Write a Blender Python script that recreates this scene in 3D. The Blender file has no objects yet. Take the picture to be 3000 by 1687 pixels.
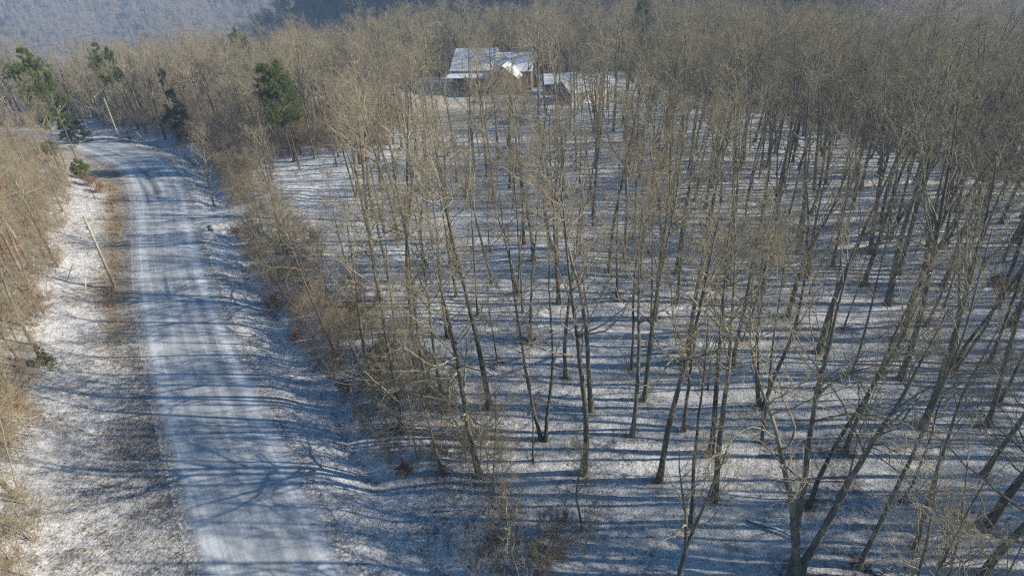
import bpy, bmesh, math, random
import numpy as np
from mathutils import Vector, Matrix, Quaternion

S = bpy.context.scene
COL = S.collection
R = math.radians

# ------------------------------------------------------------------ camera, sky, sun, exposure
H_CAM = 32.0
PITCH = 30.0
cam_d = bpy.data.cameras.new('camera')
cam = bpy.data.objects.new('camera', cam_d); COL.objects.link(cam)
ROLL = 3.1             # the drone hung a little to one side
cam.location = (0, 0, H_CAM)
cam.rotation_euler = (Matrix.Rotation(R(90 - PITCH), 3, 'X') @ Matrix.Rotation(R(-ROLL), 3, 'Z')).to_euler()
cam_d.sensor_width = 36; cam_d.lens = 20.81
cam_d.clip_start = 0.1; cam_d.clip_end = 9000
S.camera = cam

SUN_EL = 24.0
SUN_AZ = 6.0            # the sun stands to the right, this many degrees behind the camera's side
sd = Vector((math.cos(R(SUN_AZ)) * math.cos(R(SUN_EL)), -math.sin(R(SUN_AZ)) * math.cos(R(SUN_EL)), math.sin(R(SUN_EL))))
W = bpy.data.worlds.new('World'); S.world = W; W.use_nodes = True
nt = W.node_tree; nt.nodes.clear()
sky = nt.nodes.new('ShaderNodeTexSky'); sky.sky_type = 'NISHITA'; sky.sun_disc = False
sky.sun_elevation = R(SUN_EL); sky.sun_rotation = R(90 + SUN_AZ)
sky.altitude = 300; sky.air_density = 1.0; sky.dust_density = 0.1; sky.ozone_density = 6.0
bg = nt.nodes.new('ShaderNodeBackground'); bg.inputs[1].default_value = 0.052
wo = nt.nodes.new('ShaderNodeOutputWorld')
hs = nt.nodes.new('ShaderNodeHueSaturation'); hs.inputs['Saturation'].default_value = 2.45; hs.inputs['Hue'].default_value = 0.491
nt.links.new(sky.outputs[0], hs.inputs['Color']); nt.links.new(hs.outputs[0], bg.inputs[0]); nt.links.new(bg.outputs[0], wo.inputs[0])
sl = bpy.data.lights.new('sun', 'SUN'); sl.energy = 5.0; sl.angle = R(0.5); sl.color = (1.0, 0.92, 0.78)
so = bpy.data.objects.new('sun', sl); COL.objects.link(so)
so.rotation_euler = sd.to_track_quat('Z', 'Y').to_euler()
S.view_settings.view_transform = 'Standard'; S.view_settings.look = 'None'
S.view_settings.exposure = 1.17; S.view_settings.gamma = 1
S.cycles.max_bounces = 5; S.cycles.diffuse_bounces = 2; S.cycles.volume_bounces = 0
S.cycles.use_denoising = False; S.cycles.filter_width = 1.25

rng = np.random.default_rng(7)
random.seed(7)

# ------------------------------------------------------------------ helpers
def tag(o, label=None, cat=None, group=None, kind=None):
    if label: o['label'] = label
    if cat: o['category'] = cat
    if group: o['group'] = group
    if kind: o['kind'] = kind
    return o

def empty(name, loc, rz=0):
    o = bpy.data.objects.new(name, None); COL.objects.link(o)
    o.location = loc; o.rotation_euler = (0, 0, rz); o.empty_display_size = 0.5
    return o

def link(name, me, parent=None):
    o = bpy.data.objects.new(name, me); COL.objects.link(o)
    if parent: o.parent = parent
    return o

def mesh_np(name, V, F, mats, midx=None, smooth=True):
    """V (n,3); F list of arrays (m,k) of polygons with k corners each"""
    me = bpy.data.meshes.new(name)
    V = np.asarray(V, dtype=np.float32)
    me.vertices.add(len(V)); me.vertices.foreach_set('co', V.ravel())
    F = [np.asarray(f, dtype=np.int32) for f in F if len(f)]
    nl = sum(f.size for f in F); npoly = sum(len(f) for f in F)
    me.loops.add(nl); me.polygons.add(npoly)
    me.loops.foreach_set('vertex_index', np.concatenate([f.ravel() for f in F]))
    tot = np.concatenate([np.full(len(f), f.shape[1], dtype=np.int32) for f in F])
    st = np.zeros(npoly, dtype=np.int32); st[1:] = np.cumsum(tot)[:-1]
    me.polygons.foreach_set('loop_start', st); me.polygons.foreach_set('loop_total', tot)
    if midx is not None: me.polygons.foreach_set('material_index', np.concatenate(midx).astype(np.int32))
    me.polygons.foreach_set('use_smooth', np.full(npoly, smooth, dtype=bool))
    for m in mats: me.materials.append(m)
    me.update(calc_edges=True); me.validate()
    return me

class MB:
    """collects boxes, prisms and tubes for one mesh"""
    def __init__(s): s.V = []; s.F = []
    def add(s, vs, fs):
        b = len(s.V); s.V += [tuple(v) for v in vs]; s.F += [tuple(i + b for i in f) for f in fs]
    def box(s, x0, x1, y0, y1, z0, z1):
        s.add([(x0,y0,z0),(x1,y0,z0),(x1,y1,z0),(x0,y1,z0),(x0,y0,z1),(x1,y0,z1),(x1,y1,z1),(x0,y1,z1)],
              [(0,3,2,1),(4,5,6,7),(0,1,5,4),(1,2,6,5),(2,3,7,6),(3,0,4,7)])
    def slab(s, a, b, c, d, t):
        """a quad a-b-c-d (counterclockwise from above) thickened downward by t"""
        top = [Vector(p) for p in (a, b, c, d)]; bot = [p - Vector((0, 0, t)) for p in top]
        s.add(top + bot, [(0,1,2,3),(7,6,5,4),(0,4,5,1),(1,5,6,2),(2,6,7,3),(3,7,4,0)])
    def tube(s, pts, rads, n=8, cap=True):
        pts = [Vector(p) for p in pts]; b = len(s.V)
        for i, p in enumerate(pts):
            t = (pts[min(i+1, len(pts)-1)] - pts[max(i-1, 0)]).normalized()
            ref = Vector((0, 0, 1)) if abs(t.z) < 0.9 else Vector((1, 0, 0))
            u = t.cross(ref).normalized(); v = t.cross(u)
            for k in range(n):
                a = 2 * math.pi * k / n
                s.V.append(tuple(p + (u * math.cos(a) + v * math.sin(a)) * rads[i]))
        for i in range(len(pts) - 1):
            for k in range(n):
                s.F.append((b+i*n+k, b+i*n+(k+1) % n, b+(i+1)*n+(k+1) % n, b+(i+1)*n+k))
        if cap:
            s.F.append(tuple(b + k for k in range(n))[::-1]); s.F.append(tuple(b + (len(pts)-1)*n + k for k in range(n)))
    def build(s, name, mat, parent=None, smooth=False, bevel=0):
        me = bpy.data.meshes.new(name); me.from_pydata(s.V, [], s.F); me.materials.append(mat)
        bm = bmesh.new(); bm.from_mesh(me); bmesh.ops.recalc_face_normals(bm, faces=bm.faces)
        if bevel: bmesh.ops.bevel(bm, geom=bm.edges[:], offset=bevel, segments=2, affect='EDGES', profile=0.5)
        bm.to_mesh(me); bm.free()
        for p in me.polygons: p.use_smooth = smooth
        return link(name, me, parent)

# ------------------------------------------------------------------ materials
def new_mat(name):
    m = bpy.data.materials.new(name); m.use_nodes = True
    n = m.node_tree.nodes; l = m.node_tree.links
    b = n['Principled BSDF']; b.inputs['Roughness'].default_value = 0.9
    b.inputs['Specular IOR Level'].default_value = 0.2
    return m, n, l, b

def N(n, l, typ, ins=None, **kw):
    o = n.new(typ)
    for k, v in kw.items(): setattr(o, k, v)
    for k, v in (ins or {}).items():
        if hasattr(v, 'is_output'): l.new(v, o.inputs[k])
        else: o.inputs[k].default_value = v
    return o

def ramp(n, l, fac, stops):
    r = n.new('ShaderNodeValToRGB'); l.new(fac, r.inputs[0])
    while len(r.color_ramp.elements) < len(stops): r.color_ramp.elements.new(0.5)
    for e, (p, c) in zip(r.color_ramp.elements, stops):
        e.position = p; e.color = (c[0], c[1], c[2], 1) if isinstance(c, tuple) else (c, c, c, 1)
    return r.outputs[0]

def mix(n, l, fac, a, b, typ='MIX'):
    m = n.new('ShaderNodeMix'); m.data_type = 'RGBA'; m.blend_type = typ
    for i, v in ((0, fac), (6, a), (7, b)):
        if hasattr(v, 'is_output'): l.new(v, m.inputs[i])
        else: m.inputs[i].default_value = v if not isinstance(v, tuple) else (v[0], v[1], v[2], 1)
    return m.outputs[2]

def math_(n, l, op, a, b=0.0, clamp=False):
    m = n.new('ShaderNodeMath'); m.operation = op; m.use_clamp = clamp
    for i, v in ((0, a), (1, b)):
        if hasattr(v, 'is_output'): l.new(v, m.inputs[i])
        else: m.inputs[i].default_value = v
    return m.outputs[0]

def mat_plain(name, col, rough=0.8, var=0.25, scale=3.0, bump=0.0):
    m, n, l, b = new_mat(name)
    tc = n.new('ShaderNodeTexCoord')
    nz = N(n, l, 'ShaderNodeTexNoise', {'Vector': tc.outputs['Object'], 'Scale': scale, 'Detail': 5})
    c = ramp(n, l, nz.outputs[0], [(0.3, tuple(x * (1 - var) for x in col)), (0.7, tuple(min(1, x * (1 + var)) for x in col))])
    l.new(c, b.inputs['Base Color']); b.inputs['Roughness'].default_value = rough
    if bump:
        bp = N(n, l, 'ShaderNodeBump', {'Height': nz.outputs[0], 'Strength': bump, 'Distance': 0.05}); l.new(bp.outputs[0], b.inputs['Normal'])
    return m

def mat_bark(name, dark, light, lichen):
    m, n, l, b = new_mat(name)
    tc = n.new('ShaderNodeTexCoord'); oi = n.new('ShaderNodeObjectInfo')
    mp = N(n, l, 'ShaderNodeMapping', {'Vector': tc.outputs['Object'], 'Scale': (9, 9, 1.6)})
    n1 = N(n, l, 'ShaderNodeTexNoise', {'Vector': mp.outputs[0], 'Scale': 1.6, 'Detail': 6, 'Roughness': 0.7})
    n2 = N(n, l, 'ShaderNodeTexNoise', {'Vector': tc.outputs['Object'], 'Scale': 0.9, 'Detail': 4})
    c = ramp(n, l, n1.outputs[0], [(0.32, dark), (0.62, light)])
    c = mix(n, l, ramp(n, l, n2.outputs[0], [(0.48, 0.0), (0.66, 0.75)]), c, lichen)
    v = math_(n, l, 'ADD', math_(n, l, 'MULTIPLY', oi.outputs['Random'], 0.5), 0.72)
    c = mix(n, l, 1.0, c, v, 'MULTIPLY')
    l.new(c, b.inputs['Base Color'])
    bp = N(n, l, 'ShaderNodeBump', {'Height': n1.outputs[0], 'Strength': 0.8, 'Distance': 0.06}); l.new(bp.outputs[0], b.inputs['Normal'])
    return m

def mat_twig(name, c0, c1):
    m, n, l, b = new_mat(name)
    oi = n.new('ShaderNodeObjectInfo'); tc = n.new('ShaderNodeTexCoord')
    nz = N(n, l, 'ShaderNodeTexNoise', {'Vector': tc.outputs['Object'], 'Scale': 0.7, 'Detail': 3})
    f = math_(n, l, 'ADD', math_(n, l, 'MULTIPLY', oi.outputs['Random'], 0.7), math_(n, l, 'MULTIPLY', nz.outputs[0], 0.5), True)
    l.new(mix(n, l, f, c0, c1), b.inputs['Base Color'])
    return m

M = {}
M['bark'] = mat_bark('bark', (0.06, 0.05, 0.038), (0.19, 0.165, 0.12), (0.29, 0.275, 0.20))
M['limb'] = mat_bark('limb_bark', (0.14, 0.12, 0.08), (0.34, 0.295, 0.195), (0.44, 0.405, 0.28))
M['twig'] = mat_twig('twig_bark', (0.345, 0.305, 0.195), (0.265, 0.21, 0.145))
M['pine_bark'] = mat_bark('pine_bark', (0.05, 0.038, 0.03), (0.16, 0.115, 0.085), (0.17, 0.14, 0.11))
M['far_twig'] = mat_twig('far_twig_hazed', (0.44, 0.38, 0.30), (0.36, 0.29, 0.235))  # paler than near twigs: sunlit haze put into the colour
M['brush'] = mat_twig('brush_bark', (0.36, 0.31, 0.205), (0.26, 0.205, 0.14))
M['leaf'] = mat_twig('dry_leaf', (0.27, 0.12, 0.06), (0.19, 0.08, 0.045))
M['leaf_tan'] = mat_twig('tan_leaf', (0.40, 0.23, 0.12), (0.33, 0.17, 0.09))
M['needle'] = mat_twig('needles', (0.12, 0.15, 0.032), (0.08, 0.11, 0.026))
M['needle_dark'] = mat_twig('dark_needles', (0.05, 0.07, 0.028), (0.075, 0.09, 0.035))
M['grass'] = mat_twig('dry_grass', (0.34, 0.25, 0.15), (0.22, 0.14, 0.08))
M['pole'] = mat_plain('weathered_pole', (0.33, 0.30, 0.24), 0.85, 0.2, 6)
M['yellow'] = mat_plain('yellow_plastic', (0.72, 0.55, 0.12), 0.6, 0.1)
M['metal'] = mat_plain('galvanised', (0.35, 0.36, 0.37), 0.5, 0.15)
M['wall'] = mat_plain('house_wall', (0.20, 0.145, 0.10), 0.85, 0.25, 4)
M['siding'] = mat_plain('tan_siding', (0.50, 0.42, 0.29), 0.8, 0.1, 3)
M['trim'] = mat_plain('white_trim', (0.78, 0.78, 0.76), 0.6, 0.04)
M['barnwall'] = mat_plain('grey_wall', (0.21, 0.20, 0.19), 0.85, 0.2, 4)
M['cream'] = mat_plain('cream_wall', (0.62, 0.58, 0.50), 0.8, 0.1, 4)
M['glass'] = mat_plain('window_glass', (0.03, 0.04, 0.05), 0.1, 0.1)
M['tyre'] = mat_plain('tyre_rubber', (0.02, 0.02, 0.02), 0.9, 0.2)
M['car_blue'] = mat_plain('blue_body', (0.06, 0.16, 0.36), 0.35, 0.06)  # even blue over the whole car body
M['concrete'] = mat_plain('culvert_concrete', (0.22, 0.20, 0.18), 0.9, 0.2, 4)
M['dark'] = mat_plain('culvert_shade', (0.03, 0.025, 0.02), 0.95, 0.2, 4)  # near-black colour standing in for shade in the pipe

def mat_roofsnow(name, cover):
    m, n, l, b = new_mat(name)
    tc = n.new('ShaderNodeTexCoord')
    nz = N(n, l, 'ShaderNodeTexNoise', {'Vector': tc.outputs['Object'], 'Scale': 1.2, 'Detail': 7, 'Roughness': 0.65})
    f = ramp(n, l, nz.outputs[0], [(cover - 0.08, 0.0), (cover + 0.06, 1.0)])
    l.new(mix(n, l, f, (0.30, 0.29, 0.29), (0.78, 0.79, 0.81)), b.inputs['Base Color'])
    bp = N(n, l, 'ShaderNodeBump', {'Height': nz.outputs[0], 'Strength': 0.3, 'Distance': 0.05}); l.new(bp.outputs[0], b.inputs['Normal'])
    return m
M['roof'] = mat_roofsnow('snowy_roof', 0.30)
M['roof2'] = mat_roofsnow('deep_snow_roof', 0.25)

def mat_logsnow():
    m, n, l, b = new_mat('snowy_log')
    g = n.new('ShaderNodeNewGeometry'); sx = n.new('ShaderNodeSeparateXYZ'); l.new(g.outputs['Normal'], sx.inputs[0])
    tc = n.new('ShaderNodeTexCoord')
    nz = N(n, l, 'ShaderNodeTexNoise', {'Vector': tc.outputs['Object'], 'Scale': 5, 'Detail': 5})
    f = ramp(n, l, math_(n, l, 'ADD', sx.outputs[2], math_(n, l, 'MULTIPLY', nz.outputs[0], 0.8)), [(0.85, 0.0), (1.0, 1.0)])
    l.new(mix(n, l, f, mix(n, l, nz.outputs[0], (0.10, 0.08, 0.06), (0.27, 0.24, 0.18)), (0.76, 0.77, 0.80)), b.inputs['Base Color'])
    return m
M['log'] = mat_logsnow()

def mat_ground():
    m, n, l, b = new_mat('snow_dusted_ground')
    tc = n.new('ShaderNodeTexCoord'); P = tc.outputs['Object']
    at = n.new('ShaderNodeVertexColor'); at.layer_name = 'cover'
    sep = n.new('ShaderNodeSeparateColor'); l.new(at.outputs[0], sep.inputs[0])
    big = N(n, l, 'ShaderNodeTexNoise', {'Vector': P, 'Scale': 0.12, 'Detail': 4, 'Roughness': 0.6})
    mid = N(n, l, 'ShaderNodeTexNoise', {'Vector': P, 'Scale': 1.5, 'Detail': 4, 'Roughness': 0.6})
    fine = N(n, l, 'ShaderNodeTexNoise', {'Vector': P, 'Scale': 5.2, 'Detail': 5, 'Roughness': 0.72, 'Distortion': 0.6})
    leaf = N(n, l, 'ShaderNodeTexVoronoi', {'Vector': P, 'Scale': 7.0, 'Randomness': 1.0})
    # snow lies where the litter is low: noise threshold set by the painted cover
    a = math_(n, l, 'ADD', math_(n, l, 'MULTIPLY', fine.outputs[0], 1.0), math_(n, l, 'MULTIPLY', math_(n, l, 'SUBTRACT', mid.outputs[0], 0.5), 0.45))
    a = math_(n, l, 'ADD', a, math_(n, l, 'MULTIPLY', math_(n, l, 'SUBTRACT', big.outputs[0], 0.5), 0.55))
    a = math_(n, l, 'ADD', a, math_(n, l, 'SUBTRACT', sep.outputs[0], 0.5))
    f = ramp(n, l, a, [(0.34, 0.0), (0.62, 1.0)])
    lit = ramp(n, l, leaf.outputs['Color'], [(0.1, (0.050, 0.040, 0.036)), (0.5, (0.125, 0.092, 0.072)), (0.9, (0.20, 0.145, 0.11))])
    straw = ramp(n, l, fine.outputs[0], [(0.3, (0.27, 0.22, 0.13)), (0.7, (0.52, 0.44, 0.29))])
    under = mix(n, l, sep.outputs[1], lit, straw)
    gravel = ramp(n, l, fine.outputs[0], [(0.3, (0.10, 0.10, 0.10)), (0.7, (0.26, 0.25, 0.24))])
    under = mix(n, l, sep.outputs[2], under, gravel)
    snow = ramp(n, l, mid.outputs[0], [(0.3, (0.70, 0.71, 0.735)), (0.7, (0.82, 0.825, 0.84))])
    l.new(mix(n, l, f, under, snow), b.inputs['Base Color'])
    hgt = math_(n, l, 'ADD', math_(n, l, 'MULTIPLY', fine.outputs[0], 1.0), math_(n, l, 'MULTIPLY', mid.outputs[0], 0.8))
    bp = N(n, l, 'ShaderNodeBump', {'Height': hgt, 'Strength': 1.0, 'Distance': 0.26}); l.new(bp.outputs[0], b.inputs['Normal'])
    b.inputs['Roughness'].default_value = 0.95
    return m

def mat_road():
    m, n, l, b = new_mat('snowy_road')
    uv = n.new('ShaderNodeUVMap'); uv.uv_map = 'UVMap'
    tc = n.new('ShaderNodeTexCoord')
    sx = n.new('ShaderNodeSeparateXYZ'); l.new(uv.outputs[0], sx.inputs[0])
    # long streaks left by tyres and wind: noise stretched along the road
    mp = N(n, l, 'ShaderNodeMapping', {'Vector': uv.outputs[0], 'Scale': (1.0, 0.03, 1)})
    st = N(n, l, 'ShaderNodeTexNoise', {'Vector': mp.outputs[0], 'Scale': 1.3, 'Detail': 6, 'Roughness': 0.65})
    fine = N(n, l, 'ShaderNodeTexNoise', {'Vector': tc.outputs['Object'], 'Scale': 5.0, 'Detail': 6, 'Roughness': 0.7})
    pat = N(n, l, 'ShaderNodeTexNoise', {'Vector': tc.outputs['Object'], 'Scale': 0.35, 'Detail': 4})
    f = math_(n, l, 'ADD', math_(n, l, 'SUBTRACT', math_(n, l, 'MULTIPLY', st.outputs[0], 0.95), 0.1), math_(n, l, 'MULTIPLY', fine.outputs[0], 0.30))
    f = math_(n, l, 'ADD', f, math_(n, l, 'MULTIPLY', math_(n, l, 'SUBTRACT', pat.outputs[0], 0.5), 0.3))
    # whiter, deeper snow along both edges
    e = math_(n, l, 'ABSOLUTE', sx.outputs[0])
    ed = ramp(n, l, math_(n, l, 'DIVIDE', e, 4.3), [(0.48, 0.0), (0.62, 0.15), (0.74, 0.13), (0.80, 0.0)])
    f = math_(n, l, 'ADD', f, ed)
    c = ramp(n, l, f, [(0.34, (0.25, 0.27, 0.29)), (0.52, (0.40, 0.425, 0.45)), (0.74, (0.63, 0.66, 0.69))])
    # wheel-worn bare asphalt
    wr = n.new('ShaderNodeVertexColor'); wr.layer_name = 'wear'
    ws = n.new('ShaderNodeSeparateColor'); l.new(wr.outputs[0], ws.inputs[0])
    c = mix(n, l, math_(n, l, 'MULTIPLY', ws.outputs[0], math_(n, l, 'ADD', math_(n, l, 'MULTIPLY', fine.outputs[0], 0.9), 0.45), True), c, (0.05, 0.05, 0.055))
    # ragged verge: gravel, dead grass and snow mingle
    q = math_(n, l, 'ADD', e, math_(n, l, 'MULTIPLY', math_(n, l, 'SUBTRACT', fine.outputs[0], 0.5), 2.6))
    q = math_(n, l, 'ADD', q, math_(n, l, 'MULTIPLY', math_(n, l, 'SUBTRACT', pat.outputs[0], 0.5), 1.6))
    vf = ramp(n, l, math_(n, l, 'DIVIDE', q, 4.3), [(0.74, 0.0), (0.90, 1.0)])
    verge = ramp(n, l, fine.outputs[0], [(0.36, (0.10, 0.085, 0.07)), (0.50, (0.34, 0.31, 0.29)), (0.62, (0.74, 0.75, 0.77))])
    c = mix(n, l, vf, c, verge)
    l.new(c, b.inputs['Base Color'])
    bp = N(n, l, 'ShaderNodeBump', {'Height': fine.outputs[0], 'Strength': 0.35, 'Distance': 0.05}); l.new(bp.outputs[0], b.inputs['Normal'])
    return m
M['ground'] = mat_ground(); M['road'] = mat_road()

# ------------------------------------------------------------------ the lie of the land
F_PX = 1489.0           # focal length in pixels of a 2576 pixel wide view of the photograph
def unroll(px, py):
    x = px - 1288.0; yu = 724.5 - py
    return x * math.cos(R(ROLL)) + yu * math.sin(R(ROLL)), -x * math.sin(R(ROLL)) + yu * math.cos(R(ROLL))
def flat_point(px, py, z=0.0):
    x, yu = unroll(px, py)
    c, s = math.cos(R(PITCH)), math.sin(R(PITCH))
    fw = c * F_PX + s * yu; dn = s * F_PX - c * yu
    t = (H_CAM - z) / dn
    return np.array([x * t, fw * t])

road_px = [(1010, 1800, 1010+390, 1800)]
road_lr = [(545, 1449, 855), (505, 1300, 775), (480, 1200, 725), (450, 1100, 672), (425, 1000, 625), (400, 900, 585),
           (375, 800, 545), (362, 723, 520), (352, 640, 497), (348, 560, 484), (342, 500, 470), (322, 450, 452)]
cpts = []
for (a, y, b_) in road_lr:
    cpts.append((flat_point(a, y) + flat_point(b_, y)) / 2)
cpts = np.array(cpts)
d0 = cpts[0] - cpts[3]; d0 /= np.linalg.norm(d0)
pre = [cpts[0] + d0 * k for k in (60, 30, 12)]
far = [flat_point(*q) for q in ((378, 425), (335, 398), (285, 377), (225, 360), (150, 348))]
fd = far[-1] - far[-2]; fd /= np.linalg.norm(fd)
far = np.array(far + [far[-1] + fd * 25 + [0, -3], far[-1] + fd * 70 + [0, -14], far[-1] + fd * 180 + [0, -45]])
raw = np.vstack([pre, cpts[::2], cpts[-1:], far])
def catmull(P, step):
    out = []
    P = np.vstack([2 * P[0] - P[1], P, 2 * P[-1] - P[-2]])
    for i in range(1, len(P) - 2):
        p0, p1, p2, p3 = P[i-1:i+3]
        n = max(2, int(np.linalg.norm(p2 - p1) / step))
        for k in range(n):
            t = k / n
            out.append(0.5 * ((2*p1) + (-p0+p2)*t + (2*p0-5*p1+4*p2-p3)*t*t + (-p0+3*p1-3*p2+p3)*t**3))
    out.append(P[-2]); return np.array(out)
CL = catmull(raw, 3.0)
for _ in range(6):                                   # smooth the measured centre line
    CL[1:-1] = (CL[:-2] + 2 * CL[1:-1] + CL[2:]) / 4
CLs = np.concatenate([[0], np.cumsum(np.linalg.norm(np.diff(CL, axis=0), axis=1))])

def road_dist(x, y):
    """signed offset from the centre line (right of travel positive) and station"""
    x = np.asarray(x, float); y = np.asarray(y, float)
    best = np.full(x.shape, 1e9); sgn = np.zeros(x.shape); sta = np.zeros(x.shape)
    for i in range(len(CL) - 1):
        a = CL[i]; d = CL[i+1] - a; L2 = d @ d
        t = np.clip(((x - a[0]) * d[0] + (y - a[1]) * d[1]) / L2, 0, 1)
        ex = x - a[0] - t * d[0]; ey = y - a[1] - t * d[1]
        q = np.hypot(ex, ey); m = q < best
        best = np.where(m, q, best); sgn = np.where(m, np.sign(d[1] * (x - a[0]) - d[0] * (y - a[1])), sgn)
        sta = np.where(m, CLs[i] + t * math.sqrt(L2), sta)
    return best * sgn, sta

DRIVE = np.array([flat_point(*q) for q in ((440, 552), (500, 552), (560, 546), (620, 535), (680, 512), (740, 478))])
def poly_dist(x, y, P):
    best = np.full(np.shape(x), 1e9)
    for i in range(len(P) - 1):
        a = P[i]; d = P[i+1] - a
        t = np.clip(((x - a[0]) * d[0] + (y - a[1]) * d[1]) / (d @ d), 0, 1)
        best = np.minimum(best, np.hypot(x - a[0] - t * d[0], y - a[1] - t * d[1]))
    return best

PLAT = np.array([[150, -40], [70, 70], [52, 108], [31, 168], [-20, 176], [-60, 152], [-110, 146], [-220, 128], [-420, 60], [-420, -260], [150, -260]], float)
def plat_out(x, y):
    inside = np.zeros(np.shape(x), bool); n = len(PLAT)
    for i in range(n):
        x1, y1 = PLAT[i]; x2, y2 = PLAT[(i+1) % n]
        c = ((y1 > y) != (y2 > y)) & (x < (x2 - x1) * (y - y1) / (y2 - y1 + 1e-12) + x1)
        inside ^= c
    d = poly_dist(x, y, np.vstack([PLAT, PLAT[:1]]))
    return np.where(inside, 0.0, d)

def sst(a, b, t):
    t = np.clip((t - a) / (b - a), 0, 1); return t * t * (3 - 2 * t)

def wob(x, y):
    return (np.sin(x * 0.11 + 1.3) * np.cos(y * 0.09 + 0.4) * 0.35 + np.sin(x * 0.27 + y * 0.21) * 0.13 + np.sin(x * 0.62 - y * 0.51 + 2) * 0.06)

def height(x, y):
    x = np.asarray(x, float); y = np.asarray(y, float)
    d, s = road_dist(x, y)
    away = sst(9, 16, np.abs(d))
    z = wob(x, y) * away
    # right: shoulder falls to a ditch, then back up to the forest floor
    drop = np.where(d > 0, -1.0 * sst(4.2, 7.8, d) * (1 - 0.85 * sst(8.0, 12.5, d)) - 0.17 * sst(8, 14, d), 0)
    cut = np.exp(-((d - 8.0 - 0.4 * np.sin(s * 0.35)) / 0.45) ** 2) * -0.32 * sst(-0.5, 0.4, np.sin(s * 0.21) + np.sin(s * 0.47 + 1))
    drop = drop + np.where(d > 0, cut, 0)
    dr = poly_dist(x, y, DRIVE)
    drop = drop * sst(2.2, 4.2, dr)
    # left: level shoulder, then a bank that climbs away from the road
    bend = 1 - sst(100, 150, y) * 1.0
    bank = np.where(d < 0, 2.7 * sst(6.6, 18.0, -d) * bend + 0.03 * np.clip(-d - 19, 0, 60) * bend, 0)
    z = z + drop + bank
    z = z - 0.035 * (1 - sst(4.0, 4.6, np.abs(d)))
    o = plat_out(x, y)
    z = z - 85 * (1 - np.exp(-(np.maximum(o - 2, 0) / 330.0))) * sst(0, 25, o)
    return z

def hit(px, py):
    """the point of the ground that the photograph shows at a pixel of the 2576 wide view"""
    x, yu = unroll(px, py)
    c, s = math.cos(R(PITCH)), math.sin(R(PITCH))
    fw = c * F_PX + s * yu; dn = s * F_PX - c * yu
    t = np.linspace(0.2, 12, 900) * H_CAM / 1489.0
    X = x * t; Y = fw * t; Z = H_CAM - dn * t
    m = np.where(Z < height(X, Y))[0]
    k = m[0] if len(m) else len(t) - 1
    lo, hi = t[max(k-1, 0)], t[k]
    for _ in range(18):
        mid = (lo + hi) / 2
        if H_CAM - dn * mid < height(np.array([x * mid]), np.array([fw * mid]))[0]: hi = mid
        else: lo = mid
    return float(x * hi), float(fw * hi)

def hz(x, y): return float(height(np.array([x]), np.array([y]))[0])

# ------------------------------------------------------------------ ground sheet
def axis(a, b, step, lo, hi, g=1.16):
    v = list(np.arange(a, b + 1e-6, step)); s = step; x = b
    while x < hi: s *= g; x += s; v.append(min(x, hi))
    s = step; x = a; w = []
    while x > lo: s *= g; x -= s; w.append(max(x, lo))
    return np.array(w[::-1] + v)
gx = axis(-112, 100, 0.6, -3200, 3200); gy = axis(8, 180, 0.6, -1200, 3800)
GX, GY = np.meshgrid(gx, gy)
fx, fy = GX.ravel(), GY.ravel()
fz = height(fx, fy)
near = (np.abs(fx) < 130) & (fy < 190)
lump = (np.sin(fx * 3.1 + np.sin(fy * 1.7) * 2) * np.sin(fy * 3.7 + np.sin(fx * 2.1) * 1.5)) * 0.025 + rng.normal(0, 0.022, len(fx))
gd, gs = road_dist(fx, fy)
gdr = poly_dist(fx, fy, DRIVE)
fz = fz + np.where(near, lump, 0) * sst(4.6, 6.0, np.abs(gd)) * sst(2.2, 3.2, gdr)
nx, ny = len(gx), len(gy)
idx = np.arange(nx * ny).reshape(ny, nx)
quads = np.stack([idx[:-1, :-1].ravel(), idx[:-1, 1:].ravel(), idx[1:, 1:].ravel(), idx[1:, :-1].ravel()], 1)
gme = mesh_np('ground', np.stack([fx, fy, fz], 1), [quads], [M['ground']])
cov = np.full(len(fx), 0.60)
cov += 0.05 * sst(25, 60, fx) + 0.05 * sst(70, 110, fy) * (fx > -40)
cov -= 0.04 * ((gd > 9) & (gd < 15))                                     # leaf-filled edge of the wood
cov -= 0.15 * np.exp(-((gd - 8.0 - 0.4 * np.sin(gs * 0.35)) / 0.40) ** 2) * sst(-0.5, 0.4, np.sin(gs * 0.21) + np.sin(gs * 0.47 + 1)) * sst(2.5, 4.5, gdr)   # the ditch
left = gd < -4
cov += np.where(left, -0.11 - 0.20 * np.exp(-((gd + 6.2) / 1.2) ** 2) * sst(88, 100, gs) * (1 - sst(150, 165, gs)), 0)
straw = np.where(left, 0.40 + 0.6 * np.exp(-((gd + 6.4) / 2.0) ** 2) * sst(88, 100, gs), 0.0)
straw *= sst(88, 112, gs) * 0.4 + 0.6
lawn = ((fx > -52) & (fx < 9) & (fy > 119) & (fy < 170))
lw = sst(-54, -46, fx) * (1 - sst(4, 12, fx)) * sst(122, 128, fy) * (1 - sst(166, 175, fy))
straw = np.maximum(straw, lw); cov = cov * (1 - lw) + 0.44 * lw
bendg = np.exp(-((np.abs(gd) - 6.5) / 2.2) ** 2) * sst(150, 165, gs); straw = np.maximum(straw, bendg * 0.9); cov -= 0.10 * bendg
gravel = np.exp(-((np.abs(gd) - 4.6) / 0.9) ** 2) * 0.9
gravel = np.maximum(gravel, np.where(left, np.exp(-((gd + 6.1) / 0.5) ** 2) * 0.5, 0))
cov -= 0.10 * gravel
o_ = plat_out(fx, fy); cov -= 0.30 * sst(1, 8, o_)
ca = gme.color_attributes.new('cover', 'FLOAT_COLOR', 'POINT')
ca.data.foreach_set('color', np.stack([np.clip(cov, 0, 1), np.clip(straw, 0, 1), np.clip(gravel, 0, 1), np.ones_like(cov)], 1).astype(np.float32).ravel())
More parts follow.
